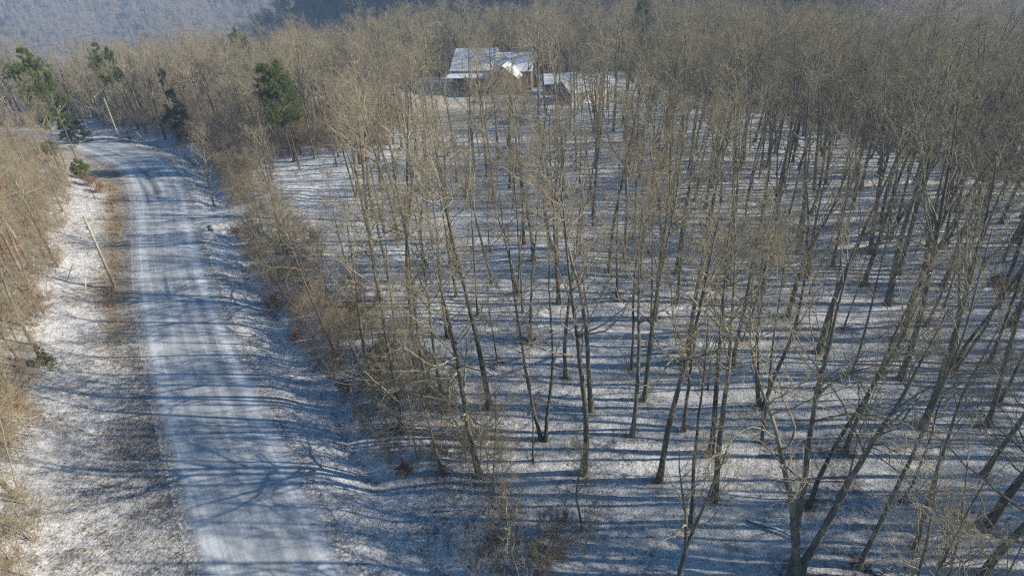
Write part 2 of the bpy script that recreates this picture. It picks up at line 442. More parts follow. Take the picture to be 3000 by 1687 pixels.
tag(link('ground', gme), kind='structure')

def ribbon(name, P, half, z_fn, mat, across=13, lift=0.0, kind='structure'):
    T = np.gradient(P, axis=0); T /= np.linalg.norm(T, axis=1)[:, None]
    Rr = np.stack([T[:, 1], -T[:, 0]], 1)
    u = np.linspace(-1, 1, across)
    half = np.broadcast_to(half, (len(P),))
    pts = P[:, None, :] + Rr[:, None, :] * (u[None, :, None] * half[:, None, None])
    z = z_fn(pts[..., 0], pts[..., 1], u[None, :]) + lift
    V = np.concatenate([pts, z[..., None]], 2).reshape(-1, 3)
    i = np.arange(len(V)).reshape(len(P), across)
    q = np.stack([i[:-1, :-1].ravel(), i[:-1, 1:].ravel(), i[1:, 1:].ravel(), i[1:, :-1].ravel()], 1)
    me = mesh_np(name, V, [q], [mat])
    s = np.concatenate([[0], np.cumsum(np.linalg.norm(np.diff(P, axis=0), axis=1))])
    UV = np.stack([np.broadcast_to(u[None, :] * half[:, None], (len(P), across)), np.broadcast_to(s[:, None], (len(P), across))], 2).reshape(-1, 2)
    uvl = me.uv_layers.new(name='UVMap'); uvl.data.foreach_set('uv', UV[q.ravel()].astype(np.float32).ravel())
    return tag(link(name, me), kind=kind)

fineCL = catmull(CL[::3], 1.0)
seg = fineCL
rd = ribbon('road', seg, np.full(len(seg), 4.3), lambda x, y, u: 0.045 * (1 - u ** 2) + height(x, y) * (np.abs(u) > 0.93) + 0 * x, M['road'], 35, 0.012)
rv = np.empty(len(rd.data.vertices) * 3, np.float32); rd.data.vertices.foreach_get('co', rv); rv = rv.reshape(-1, 3)
wear = np.zeros(len(rv))
for (a, b_, w) in (((358, 428), (398, 502), 0.55), ((346, 448), (374, 520), 0.28)):      # two tyre streaks at the start of the bend
    for t in np.linspace(0, 1, 40):
        p = flat_point(a[0] + (b_[0] - a[0]) * t + 7 * math.sin(t * 3.1), a[1] + (b_[1] - a[1]) * t)
        wear = np.maximum(wear, np.exp(-(((rv[:, 0] - p[0]) ** 2 + (rv[:, 1] - p[1]) ** 2) / (w * math.sin(.35 + t * 2.5)) ** 2)) * (1 - .3 * t))
wc = rd.data.color_attributes.new('wear', 'FLOAT_COLOR', 'POINT')
wc.data.foreach_set('color', np.stack([wear] * 3 + [np.ones_like(wear)], 1).astype(np.float32).ravel())
DR = catmull(DRIVE[:], 0.8)
ribbon('driveway', DR, np.linspace(4.6, 1.9, len(DR)) * 0 + 1.7 + 2.4 * np.exp(-np.arange(len(DR)) * 0.16), lambda x, y, u: height(x, y) + 0.035 + 0 * u, M['road'], 11, 0.012)

# ------------------------------------------------------------------ bare trees
def unit(v): return v / (np.linalg.norm(v, axis=-1, keepdims=True) + 1e-12)

def tubes(P, Rd, S):
    """P (n,k,3) centre lines, Rd (n,k) radii -> verts, quads"""
    n, k, _ = P.shape
    T = unit(np.gradient(P, axis=1))
    ref = rng.normal(size=(n, 3)); nrm = np.empty_like(P)
    u = unit(np.cross(T[:, 0], ref)); nrm[:, 0] = u
    for j in range(1, k):
        u = nrm[:, j-1] - T[:, j] * np.sum(nrm[:, j-1] * T[:, j], -1, keepdims=True)
        nrm[:, j] = unit(u)
    bi = np.cross(T, nrm)
    a = np.arange(S) * 2 * math.pi / S
    V = P[:, :, None, :] + Rd[:, :, None, None] * (nrm[:, :, None, :] * np.cos(a)[None, None, :, None] + bi[:, :, None, :] * np.sin(a)[None, None, :, None])
    i = np.arange(n * k * S).reshape(n, k, S); j = np.roll(i, -1, axis=2)
    Q = np.stack([i[:, :-1], j[:, :-1], j[:, 1:], i[:, 1:]], -1).reshape(-1, 4)
    return V.reshape(-1, 3), Q

def along(P, Rd, which, t):
    k = P.shape[1]; f = t * (k - 1); i = np.minimum(f.astype(int), k - 2); w = (f - i)[:, None]
    p = P[which, i] * (1 - w) + P[which, i+1] * w
    tg = unit(P[which, i+1] - P[which, i])
    r = Rd[which, i] * (1 - w[:, 0]) + Rd[which, i+1] * w[:, 0]
    return p, tg, r

def walk(p, d, L, K, wander, trop):
    """polylines that start at p, head along d, bend towards the sky"""
    out = np.empty((len(p), K, 3)); out[:, 0] = p; d = d.copy()
    st = (L / (K - 1))[:, None]
    for j in range(1, K):
        d = unit(d + rng.normal(0, wander, d.shape) + np.array([0, 0, 1.0]) * trop)
        out[:, j] = out[:, j-1] + d * st
    return out

def sprout(P, Rd, count, t0, t1, ang, lens, K, wander, trop, rr, rmin, tip=0.3, bias=1.0, rmax=9):
    n = len(P)
    which = np.repeat(np.arange(n), count) if np.isscalar(count) else np.repeat(np.arange(n), count)
    m = len(which)
    t = t0 + (t1 - t0) * rng.random(m) ** bias
    p, tg, r = along(P, Rd, which, t)
    per = unit(np.cross(tg, rng.normal(size=(m, 3))))
    a = np.radians(rng.uniform(ang[0], ang[1], m))[:, None]
    d = unit(tg * np.cos(a) + per * np.sin(a))
    L = lens(t, which) * rng.uniform(0.65, 1.25, m)
    Q = walk(p, d, L, K, wander, trop)
    r0 = np.clip(r * rr * rng.uniform(0.75, 1.1, m), rmin, rmax)
    rad = r0[:, None] * (1 - (1 - tip) * np.linspace(0, 1, K)[None, :])
    return Q, rad, which, t

def make_tree(form, H, rad, seed, far=False):
    global rng
    keep = rng; rng = np.random.default_rng(seed)
    K = 15
    def stem(p0, d0, L, wander, trop):
        return walk(np.array([p0], float), unit(np.array([d0], float)), np.array([L]), K, wander, trop)[0]
    stems = []; radii = []
    tt = np.linspace(0, 1, K)
    flare = 1 + 0.55 * np.exp(-tt * H / 0.55)
    if form in ('tall', 'slim', 'whip', 'broad'):
        st = stem((0, 0, -0.25), (rng.normal(0, .035), rng.normal(0, .035), 1), H * 0.95, {'broad': 0.06, 'whip': 0.05}.get(form, 0.03), 0.04)
        stems.append(st); radii.append(rad * (1 - 0.86 * tt ** 1.1) * flare)
    elif form == 'fork':
        hf = rng.uniform(0.22, 0.42)
        base = stem((0, 0, -0.25), (rng.normal(0, .04), rng.normal(0, .04), 1), H * hf, 0.025, 0.03)
        stems.append(base); radii.append(rad * (1 - 0.22 * tt) * (1 + 0.55 * np.exp(-tt * H * hf / 0.55)))
        az = rng.uniform(0, 6.28); nst = 2 if rng.random() < 0.6 else 3
        for k in range(nst):
            a = az + k * 6.283 / nst + rng.normal(0, .3); an = R(rng.uniform(6, 14))
            st = stem(base[-1] - np.array([0, 0, 0.05]), (math.sin(an) * math.cos(a), math.sin(an) * math.sin(a), math.cos(an)), H * (0.95 - hf) * rng.uniform(.85, 1.05), 0.042, 0.05)
            stems.append(st); radii.append(rad * 0.72 * (1 - 0.84 * tt))
    elif form == 'clump':
        az = rng.uniform(0, 6.28); nst = rng.integers(2, 5)
        for k in range(nst):
            a = az + k * 6.283 / nst + rng.normal(0, .3); an = R(rng.uniform(3, 10))
            st = stem((math.cos(a) * rad * .8, math.sin(a) * rad * .8, -0.25), (math.sin(an) * math.cos(a), math.sin(an) * math.sin(a), math.cos(an)), H * rng.uniform(.78, .97), 0.045, 0.03)
            stems.append(st); radii.append(rad * 0.8 * (1 - 0.86 * tt) * flare)
    SP = np.array(stems); SR = np.array(radii)
    tv, tq = tubes(SP, SR, 9)
    top = SP[1:] if form == 'fork' else SP
    topr = SR[1:] if form == 'fork' else SR
    ns = len(top)
    lo = {'tall': .50, 'slim': .56, 'whip': .34, 'broad': .28, 'fork': .16, 'clump': .42}[form]
    nl = {'tall': 17, 'slim': 12, 'whip': 13, 'broad': 20, 'fork': 10, 'clump': 10}[form]
    lf = {'tall': .30, 'slim': .23, 'whip': .15, 'broad': .40, 'fork': .27, 'clump': .26}[form]
    an = {'tall': (28, 58), 'slim': (24, 48), 'whip': (30, 62), 'broad': (35, 75), 'fork': (24, 55), 'clump': (24, 52)}[form]
    lens1 = lambda t, w: H * lf * (1.12 - 0.78 * np.clip((t - lo) / (1 - lo), 0, 1))
    L1, R1, _, _ = sprout(top, topr, nl, lo, .97, an, lens1, 9, 0.17, 0.05, 0.57, 0.027, 0.20, 0.9, 0.095)
    # a few dead or thin stubs low on the bole
    n2 = 6 if form not in ('slim', 'whip') else 6
    len1 = np.linalg.norm(L1[:, -1] - L1[:, 0], axis=1)
    L2, R2, w2, _ = sprout(L1, R1, n2, .22, 1.0, (22, 58), lambda t, w: len1[w] * (0.62 - 0.30 * t), 6, 0.21, 0.035, 0.60, 0.0145, 0.28, 0.85)
    len2 = np.linalg.norm(L2[:, -1] - L2[:, 0], axis=1)
    L3, R3, w3, _ = sprout(L2, R2, 4, .15, 1.0, (22, 60), lambda t, w: np.maximum(len2[w] * (0.72 - 0.28 * t), 0.35), 4, 0.22, 0.03, 0.60, 0.0068, 0.5, 0.85)
    len3 = np.linalg.norm(L3[:, -1] - L3[:, 0], axis=1)
    L4, R4, _, _ = sprout(L3, R3, 2, .10, 1.0, (20, 60), lambda t, w: np.maximum(len3[w] * (0.75 - 0.25 * t), 0.22), 3, 0.15, 0.03, 0.7, 0.0047, 0.6, 0.9)
    if far:            # a tree seen from hundreds of metres: fewer, stouter twigs
        vs, qs = [tv], [tq]; off = len(tv)
        for (P_, R_, S_) in ((L1[:, ::2], R1[:, ::2] * 1.3, 4), (L2[:, ::2], R2[:, ::2] * 2.2, 3), (L3[:, ::3], R3[:, ::3] * 4.2, 3)):
            v, q = tubes(P_, R_, S_); vs.append(v); qs.append(q + off); off += len(v)
        rng = keep
        return np.concatenate(vs), np.concatenate(qs)
    vs, qs, mi = [], [], []; off = 0
    for (P_, R_, S_, k) in ((L1, R1, 6, 0), (L2, R2, 4, 0), (L3, R3, 3, 1), (L4, R4, 3, 1)):
        v, q = tubes(P_, R_, S_); vs.append(v); qs.append(q + off); off += len(v); mi.append(np.full(len(q), k))
    tm = mesh_np('trunk', tv, [tq], [M['bark']])
    cm = mesh_np('crown', np.concatenate(vs), qs, [M['limb'], M['twig']], mi)
    rng = keep
    return tm, cm, (L3, R3)

def make_sapling(H, rad, seed, multi=1, leaves=0, leafmat='leaf', spread=0.42):
    global rng
    keep = rng; rng = np.random.default_rng(seed)
    K = 9; P = []
    for k in range(multi):
        a = rng.uniform(0, 6.28); an = R(rng.uniform(2, 6) if multi == 1 else rng.uniform(8, 30))
        P.append(walk(np.array([[0.05*math.cos(a), 0.05*math.sin(a), -.1]]), np.array([[math.sin(an)*math.cos(a), math.sin(an)*math.sin(a), math.cos(an)]]), np.array([H * rng.uniform(.75, 1)]), K, 0.09, 0.03)[0])
    P = np.array(P); Rr = np.full((multi, K), rad) * (1 - 0.85 * np.linspace(0, 1, K))[None]
    tv, tq = tubes(P, Rr, 5)
    L1, R1, _, _ = sprout(P, Rr, 16 if multi == 1 else 9, .15, .97, (30, 65), lambda t, w: H * spread * (1.0 - .65 * t), 6, 0.15, 0.05, .55, 0.009, .35)
    l1 = np.linalg.norm(L1[:, -1] - L1[:, 0], axis=1)
    L2, R2, _, _ = sprout(L1, R1, 6, .15, 1, (25, 60), lambda t, w: l1[w] * (.6 - .25 * t), 4, .17, .04, .6, 0.006, .5)
    l2 = np.linalg.norm(L2[:, -1] - L2[:, 0], axis=1)
    L3, R3, _, _ = sprout(L2, R2, 4, .1, 1, (25, 60), lambda t, w: np.maximum(l2[w] * .55, .15), 3, .15, .02, .7, 0.0045, .6)
    vs, qs, mi = [], [], []; off = 0
    for (P_, R_, S_) in ((L1, R1, 4), (L2, R2, 3), (L3, R3, 3)):
        v, q = tubes(P_, R_, S_); vs.append(v); qs.append(q + off); off += len(v); mi.append(np.zeros(len(q)))
    tm = mesh_np('trunk', tv, [tq], [M['brush']]); cm = mesh_np('crown', np.concatenate(vs), qs, [M['brush']], mi)
    lm = None
    if leaves:
        pts = L3.reshape(-1, 3) if len(L3) else L2.reshape(-1, 3)
        cl = pts[rng.integers(0, len(pts), max(6, leaves // 22))]
        cen = cl[rng.integers(0, len(cl), leaves)]
        near_ = pts[rng.integers(0, len(pts), leaves)]
        c = np.where((rng.random(leaves) < .75)[:, None], cen + rng.normal(0, .22, (leaves, 3)), near_)
        lm = leaf_mesh(c, 0.075, M[leafmat])
    rng = keep
    return tm, cm, lm

def leaf_mesh(c, size, mat, name='leaves'):
    n = len(c)
    u = unit(rng.normal(size=(n, 3))); v = unit(np.cross(u, rng.normal(size=(n, 3))))
    s = (size * rng.uniform(.6, 1.3, n))[:, None]
    V = np.stack([c - u * s, c + v * s * .55, c + u * s, c - v * s * .55], 1).reshape(-1, 3)
    q = np.arange(4 * n).reshape(n, 4)
    return mesh_np(name, V, [q], [mat], smooth=False)

def tufts(c, d, n_per, L, w, spread):
    """needle sprays: thin triangles fanning out from c along d"""
    m = len(c); C = np.repeat(c, n_per, 0); D = np.repeat(d, n_per, 0)
    dirv = unit(D + rng.normal(0, spread, C.shape)); ll = (L * rng.uniform(.6, 1.2, len(C)))[:, None]
    side = unit(np.cross(dirv, rng.normal(size=C.shape))) * w
    st = C + rng.normal(0, L * .25, C.shape)
    V = np.stack([st - side, st + side, st + dirv * ll], 1).reshape(-1, 3)
    return V, np.arange(3 * len(C)).reshape(-1, 3)

def make_pine(H, rad, seed, lo=.5, width=.22, dens=1.0, needle='needle', flat_top=True):
    global rng
    keep = rng; rng = np.random.default_rng(seed)
    P = walk(np.array([[0, 0, -.2]]), np.array([[rng.normal(0, .03), rng.normal(0, .03), 1.]]), np.array([H * .97]), 15, .035, .03)
    Rr = rad * (1 - .85 * np.linspace(0, 1, 15))[None]
    tv, tq = tubes(P, Rr, 8)
    prof = (lambda t: H * width * np.clip(1.15 - .75 * ((t - lo) / (1 - lo)) ** 1.5, .2, 2) * np.clip((t - lo) / (1 - lo) * 4 + .45, 0, 1)) if flat_top else (lambda t: H * width * (1.05 - (t - lo) / (1 - lo)) + .25)
    nb = int((34 if flat_top else 75) * dens)
    L1, R1, _, _ = sprout(P, Rr, nb, lo, .99, (55, 85) if flat_top else (70, 100), lambda t, w: prof(t), 6, .11, .05 if flat_top else -.03, .45, .014, .3, 1.0, .05)
    l1 = np.linalg.norm(L1[:, -1] - L1[:, 0], axis=1)
    L2, R2, _, _ = sprout(L1, R1, 7, .3, 1, (25, 60), lambda t, w: l1[w] * (.55 - .2 * t), 4, .15, .04, .5, .008, .5)
    vs, qs, mi = [], [], []; off = 0
    for (P_, R_, S_) in ((L1, R1, 4), (L2, R2, 3)):
        v, q = tubes(P_, R_, S_); vs.append(v); qs.append(q + off); off += len(v); mi.append(np.zeros(len(q)))
    c = np.concatenate([L2[:, 1], L2[:, 2], L2[:, 3], L1[:, 4], L1[:, 5]]); d = np.concatenate([unit(L2[:, 3] - L2[:, 1])] * 3 + [unit(L1[:, 5] - L1[:, 3])] * 2)
    d = unit(d + np.array([0, 0, .35 if flat_top else -.05]))
    v, t3 = tufts(c, d, 34, .28 if flat_top else .20, .016, .75)
    vs.append(v); tri = t3 + off; mi2 = np.ones(len(tri))
    tm = mesh_np('trunk', tv, [tq], [M['pine_bark']])
    cm = mesh_np('crown', np.concatenate(vs), qs + [tri], [M['limb'], M[needle]], mi + [mi2], smooth=False)
    rng = keep
    return tm, cm

# prototypes: (form, height, trunk radius)
PROTO = []
spec = [('tall', 20, .20), ('tall', 21, .22), ('tall', 19, .18), ('tall', 22, .23), ('tall', 20, .19),
        ('fork', 20, .22), ('fork', 21, .24), ('fork', 19, .21), ('fork', 20, .22),
        ('clump', 19, .19), ('clump', 18, .18),
        ('slim', 19, .13), ('slim', 18, .12), ('slim', 20, .14),
        ('broad', 18, .23), ('broad', 19, .25), ('broad', 17, .22),
        ('whip', 12, .075), ('whip', 11, .065), ('whip', 13, .085)]
for i, (f, h_, r_) in enumerate(spec):
    tm, cm, tw = make_tree(f, h_, r_, 100 + i)
    lm = None
    PROTO.append(dict(form=f, H=h_, trunk=tm, crown=cm, twigs=tw))
def rusty(proto, n, seed):
    """dead leaves still hanging in clusters on the outer twigs"""
    r_ = np.random.default_rng(seed)
    L3 = PROTO[proto]['twigs'][0].reshape(-1, 3)
    cl = L3[r_.integers(0, len(L3), 26)]
    c = cl[r_.integers(0, len(cl), n)] + r_.normal(0, .28, (n, 3))
    return leaf_mesh(c, .085, M['leaf'])
by = {}
for i, p in enumerate(PROTO): by.setdefault(p['form'], []).append(i)

def place_tree(i, x, y, z, scale=1.0, girth=1.0, rz=0.0, tilt=(0, 0), name='bare_tree', extra=None):
    o = bpy.data.objects.new(name, None); COL.objects.link(o); o.empty_display_size = 0.5
    q = Vector((0, 0, 1)).rotation_difference(Vector((tilt[0], tilt[1], 1)).normalized()) @ Quaternion((0, 0, 1), rz)
    o.rotation_mode = 'QUATERNION'; o.rotation_quaternion = q
    o.location = (x, y, z); o.scale = (scale * girth, scale * girth, scale)
    p = PROTO[i]
    for nm in ('trunk', 'crown'):
        c = bpy.data.objects.new(nm, p[nm]); COL.objects.link(c); c.parent = o
    if extra is not None:
        c = bpy.data.objects.new('leaves', extra); COL.objects.link(c); c.parent = o
    return o

# ---- the trees one can tell apart in the photograph: pixel of the foot, form, height (m), girth factor, tilt, label
NAMED = [
 (1207,1198,'broad',19,.95,(-0.1,.04),'tall bare tree with long pale limbs reaching over the roadside ditch, straight foot'),
 (1112,1187,'slim',15,1.0,(-0.16,.05),'thin curved bare tree leaning over the ditch, just left of the tall pale-limbed tree'),
 (1117,1030,'tall',19,.85,(-0.06,.03),'straight grey bare tree, front one of a close pair beside the woodland edge'),
 (1078,990,'tall',19,.8,(-0.05,.03),'straight grey bare tree, rear one of a close pair beside the woodland edge'),
 (1240,1238,'whip',12,.95,(-0.04,.02),'thin dark bare sapling-like tree at the foot of the tall pale-limbed tree'),
 (1367,1106,'clump',20,.95,(0.0,0),'bare tree splitting into three close upright stems near the ground, centre of the wood'),
 (1341,1158,'whip',13,.9,(0.0,0),'thin straight pole-like bare tree just in front of the three-stemmed tree'),
 (1423,950,'tall',20,.95,(0.02,0),'stout straight bare tree standing behind and right of the three-stemmed tree'),
 (1590,926,'slim',18,1.15,(0.02,0),'slender dark straight bare tree alone in the open snow right of the stout tree'),
 (1237,713,'slim',18,1.1,(-0.04,0),'dark straight bare tree alone on striped snow, leaning slightly towards the road'),
 (1252,906,'whip',10,1.1,(-0.02,0),'small crooked dark bare tree forked like a Y above striped snow'),
 (1202,793,'slim',18,1.0,(-0.03,0),'pale slender bare tree with its foot left of the dark slightly leaning tree'),
 (1125,846,'tall',18,.75,(-0.05,0),'thin upright bare tree behind the close pair at the woodland edge'),
 (1315,786,'slim',19,.95,(-0.03,0),'slender bare tree slightly tilted left, behind the three-stemmed tree'),
 (1797,1258,'tall',21,1.05,(-0.003,0),'dark stout bare tree with clear foot, foremost of three leaning right in a row'),
 (1788,1138,'tall',21,.95,(0.0,0),'dark bare tree, middle one of three leaning right in a row'),
 (1722,1083,'slim',18,1.15,(-0.01,0),'bare tree, rearmost and leftmost of three leaning right in a row'),
 (2060,887,'tall',21,1.25,(0.0,0),'thick-footed bare tree with sunlit right side beside a broad blue shadow'),
 (1981,796,'fork',20,1.0,(-0.013,0),'thick bare tree whose sunlit trunk forks low into a wide vase'),
 (1914,726,'whip',12,.9,(0.004,0),'thin pole-like bare tree left of the thick vase-shaped tree'),
 (1837,623,'tall',19,1.0,(-0.01,0),'brownish straight bare tree with flared foot in the middle distance'),
 (2042,536,'tall',20,1.1,(-0.01,0),'short-looking stout bare trunk beyond the vase-shaped tree on pale snow'),
 (2414,676,'fork',21,1.1,(0.004,.0),'thick bare tree with a flared brown foot leaning right, forked high'),
 (2094,669,'tall',19,.95,(0.0,0),'straight dark bare tree behind the thick-footed sunlit tree'),
 (2404,532,'tall',20,1.0,(0.0,0),'dark bare tree standing on the bright snow patch near the ridge edge'),
 (2267,849,'fork',20,1.1,(0.004,0),'brown bare tree with twisted low limb, leaning right behind the flared tree'),
 (1868,582,'slim',18,1.1,(-0.01,0),'short dark trunk of a bare tree beside the brownish flared one'),
 (2518,562,'fork',20,1.0,(0.004,0),'bare tree with bright brown foot at the upper end of the bright snow'),
 (2371,782,'slim',17,1.0,(0.011,0),'thin leaning bare tree crossing in front of the flared brown tree'),
 (2133,1212,'whip',11,.9,(0.018,0),'thin crooked dark bare tree beside the large dark front tree'),
 (2128,1137,'slim',18,1.3,(0.007,0),'bare tree crossing behind the large dark front tree'),
 (2320,1075,'tall',21,1.15,(0.004,0),'grey bare tree with wide flared foot, right of the large dark front tree'),
 (2268,1260,'whip',12,1.1,(0.025,.02),'crooked brown bare tree bowed to the right below the flared grey tree'),
 (2473,1195,'slim',18,1.4,(0.011,0),'grey bare tree leaning right between dark trunks close to the picture side'),
 (2002,1445,'clump',21,1.35,(0.03,.03),'largest dark bare tree with close leaning stems at the front of the wood'),
 (1738,1312,'slim',17,1.2,(-0.013,0),'bare grey tree left of the dark stout leaning tree, foot in brown brush'),
 (1690,1515,'fork',15,.85,(-0.02,0),'forked bare tree with long pale boughs sweeping left at the bottom of the photo'),
 (2303,1378,'slim',17,1.1,(0.021,.02),'dark bare tree strongly leaning right near the snowy fallen logs'),
 (2463,1462,'broad',17,1.05,(-0.01,.0),'big bare tree with snow-topped crooked boughs at the lower right'),
 (2487,1318,'tall',21,1.2,(0.004,0),'dark thick bare trunk just right of the crooked-boughed tree'),
 (2600,1520,'broad',17,1.25,(-0.017,.05),'thick bare trunk at the lower right corner, cut by the picture side'),
 (1466,1335,'whip',11,1.2,(0.0,0),'broken-topped dark bare tree among brush, front centre of the wood'),
 (1318,1490,'whip',10,1.2,(-0.03,0),'small dark S-curved bare tree at the bottom edge'),
 (1492,569,'slim',18,1.2,(0.0,0),'dark straight bare tree far back in the centre above the blue shadow'),
 (1552,749,'slim',18,1.1,(0.0,0),'thin straight bare tree left of a twin-looking trunk in mid wood'),
 (1647,806,'fork',20,1.0,(0.01,0),'forked bare tree with pale lichened stem in mid wood'),
 (1612,700,'tall',20,1.05,(0.0,0),'brown stout bare tree behind the lichened forked tree'),
 (1700,690,'tall',20,1.0,(0.01,0),'straight bare tree right of the brown stout one in mid wood'),
 (1460,640,'slim',18,.9,(0.0,0),'slim bare tree in front of the house, left of the far dark tree'),
 (47,1252,'broad',13,1.0,(-0.18,.03),'sunlit bare tree with lichened trunk leaning out at the lower left edge'),
 (133,653,'tall',15,.72,(-0.03,0),'sunlit bare tree on the left bank nearest the leaning utility pole'),
 (147,674,'slim',15,.9,(-0.04,0),'thin sunlit bare tree beside the pole-side tree on the left bank'),
 (57,926,'tall',14,.75,(-0.03,0),'sunlit bare tree with thin trunk next to the small green evergreen on the bank'),
 (158,531,'tall',14,.65,(-0.03,0),'pale sunlit bare tree above the brown weeds at the inside of the bend'),
 (118,520,'slim',14,.9,(-0.03,0),'pale thin bare tree left of the one above the brown weeds'),
 (540,520,'broad',13,.75,(-0.05,0),'sunlit broad bare tree overhanging the road beside the driveway'),
]
taken = []                      # (x, y, clearance)
trees = []                      # every deciduous tree of the place: dict
cyc = {k: 0 for k in by}
for (px, py, form, hh, g, tilt, lab) in NAMED:
    x, y = hit(px, py)
    i = by[form][cyc[form] % len(by[form])]; cyc[form] += 1
    trees.append(dict(i=i, x=x, y=y, s=hh / PROTO[i]['H'], g=g * PROTO[i]['H'] / hh if False else g, rz=random.uniform(0, 6.28), tilt=tilt, lab=lab))
    taken.append((x, y))

c_, s_ = math.cos(R(PITCH)), math.sin(R(PITCH))
def project(x, y, z):
    dz = z - H_CAM; fw = y * c_ - dz * s_; up = y * s_ + dz * c_
    a, b = F_PX * x / fw, F_PX * up / fw
    return 1288 + a * math.cos(R(ROLL)) - b * math.sin(R(ROLL)), 724.5 - (a * math.sin(R(ROLL)) + b * math.cos(R(ROLL))), fw

# ---- evergreens, placed first so that the bare trees keep clear of them
PINE = [make_pine(16, .16, 400, .45, .215, 2.4), make_pine(15, .15, 401, .60, .20), make_pine(13, .13, 402, .45, .20, 1.0), make_pine(8, .08, 403, .55, .15, .55)]
CEDAR = [make_pine(9, .12, 410, .06, .26, 1.0, 'needle_dark', False), make_pine(6.5, .09, 411, .05, .24, .8, 'needle_dark', False), make_pine(10, .10, 412, .25, .13, .45, 'needle_dark', False)]
def solve_base(px, py, D):
    """foot and height of a tree standing D metres ahead whose top shows at the pixel"""
    x, yu = unroll(px, py)
    fw = c_ * F_PX + s_ * yu; dn = s_ * F_PX - c_ * yu
    X_ = x * D / fw
    return X_, D, H_CAM - dn * D / fw - hz(X_, D)
EVERGREENS = [
    (690, 150, 'P', 0, 101, .88, 'bright green round-crowned pine beside the road, standing clear of bare trees'),
    (34, 118, 'P', 1, 108, 0.72, 'green pine at the far left, topping the bare trees'),
    (90, 160, 'P', 2, 112, 0.7, 'narrower green pine right of the far left one'),
    (234, 104, 'P', 1, 128, 0.72, 'tall slim-trunked pine with high crown behind the road bend'),
    (592, 66, 'P', 2, 158, 0.8, 'small dark pine top against the blue hill, left of the house'),
    (395, 165, 'C', 2, 126, 0.9, 'thin dull evergreen behind the bend, between pine and cedar'),
    (1612, 0, 'P', 0, 168, 0.8, 'pine top showing above the bare canopy behind the barn'),
    (1826, 2, 'P', 1, 152, 0.75, 'pine top above the canopy, right of the one behind the barn'),
    (437, 243, 'C', 0, 125, 1.0, 'dense dark cedar at the road side at the bend'),
    (452, 270, 'C', 1, 124, 1.0, 'second dark cedar just behind the dense roadside one'),
    (148, 248, 'C', 1, 126, 1.1, 'bushy dark cedar across the bend below the slim pine'),
    (95, 272, 'P', 3, 120, 0.9, 'thin evergreen on the left above the pale road end'),
    (118, 342, 'P', 3, 99, 0.9, 'small green evergreen on the left bank near the bend'),
    (190, 385, 'P', 3, 90, 0.9, 'thin brown-green evergreen beside the russet shrubs'),
    (88, 862, 'C', 1, 44, 0.9, 'small green evergreen bush low on the left bank')]
ev_spots = [solve_base(q[0], q[1], q[4]) for q in EVERGREENS]
EVX = np.array([q[0] for q in ev_spots]); EVY = np.array([q[1] for q in ev_spots]); EVR = np.array([4.6 if q[2] == 'P' and q[3] < 3 else 3.0 for q in EVERGREENS])

# ---- the rest of the wood, scattered
def scatter(n_try, xr, yr, rmin_fn, ok_fn, pts):
    cell = {}
    def key(x, y): return (int(x // 6), int(y // 6))
    for p in pts: cell.setdefault(key(*p), []).append(p)
    X = rng.uniform(xr[0], xr[1], n_try); Y = rng.uniform(yr[0], yr[1], n_try)
    ok = ok_fn(X, Y); out = []
    for x, y in zip(X[ok], Y[ok]):
        r = rmin_fn(x, y); kx, ky = key(x, y); good = True
        for a in (-1, 0, 1):
            for b in (-1, 0, 1):
                for q in cell.get((kx + a, ky + b), ()):
                    if (q[0] - x) ** 2 + (q[1] - y) ** 2 < r * r: good = False; break
                if not good: break
            if not good: break
        if good: cell.setdefault((kx, ky), []).append((x, y)); out.append((x, y))
    return out

def wood_ok(X, Y):
    d, s = road_dist(X, Y); dr = poly_dist(X, Y, DRIVE)
    ok = np.where(d > 0, d > 10.5, -d > np.where(Y < 88, 12.3, 9.5)) & (dr > 3.0)
    ok &= ~((X > -48) & (X < 8) & (Y > 130) & (Y < 171))                   # lawn and house
    ok &= ~((X > 6) & (X < 36) & (Y > 134) & (Y < 158))                   # barn yard
    ok &= (np.hypot(X, Y) > 11) & ~((np.abs(X) < 13) & (Y < 24))
    for ex, ey, er in zip(EVX, EVY, EVR): ok &= np.hypot(X - ex, Y - ey) > er
    return ok
def road_left(x, y): return road_dist(np.array([x]), np.array([y]))[0][0] < 0
def spacing(x, y):
    if -48 < x < 60 and 14 < y < 62: return 3.5
    if x < -20 and y < 95 and road_left(x, y): return 2.3
    if y > 100 or x < -48: return 3.2
    return 3.2
cand = scatter(26000, (-170, 150), (6, 240), spacing, wood_ok, taken)
SIGHT = [(1140, 1335, 120, 240, .47, 'house'), (1425, 1590, 190, 268, .45, 'barn'), (860, 1290, 236, 300, .25, 'lawn'),
         (640, 755, 140, 300, .97, 'pine'), (205, 262, 100, 190, .9, 'pine'), (20, 110, 115, 230, .9, 'pine'), (575, 612, 60, 105, .9, 'pine'), (400, 475, 240, 395, .9, 'cedar'), (120, 180, 240, 310, .8, 'cedar'), (375, 415, 160, 240, .8, 'cedar')]
SIGHT_Y = dict(house=150, barn=139, lawn=128, pine=96, cedar=96)
def keeps_view(x, y, h_):
    z = hz(x, y)
    u0, v0, f0 = project(x, y, z + h_ * .35); u1, v1, f1 = project(x, y, z + h_)
    if f0 < 5 or f1 < 5: return True
    w = .16 * h_ * F_PX / f1
    for (a, b_, c, d_, p, nm) in SIGHT:
        lim = SIGHT_Y[nm] + (40 if a == 575 else 30 if nm == 'pine' and a < 300 else 30 if nm == 'cedar' else 0)
        if y < lim and min(u0, u1) - w < b_ and max(u0, u1) + w > a and v1 < d_ and v0 > c and random.random() < p: return False
    return True
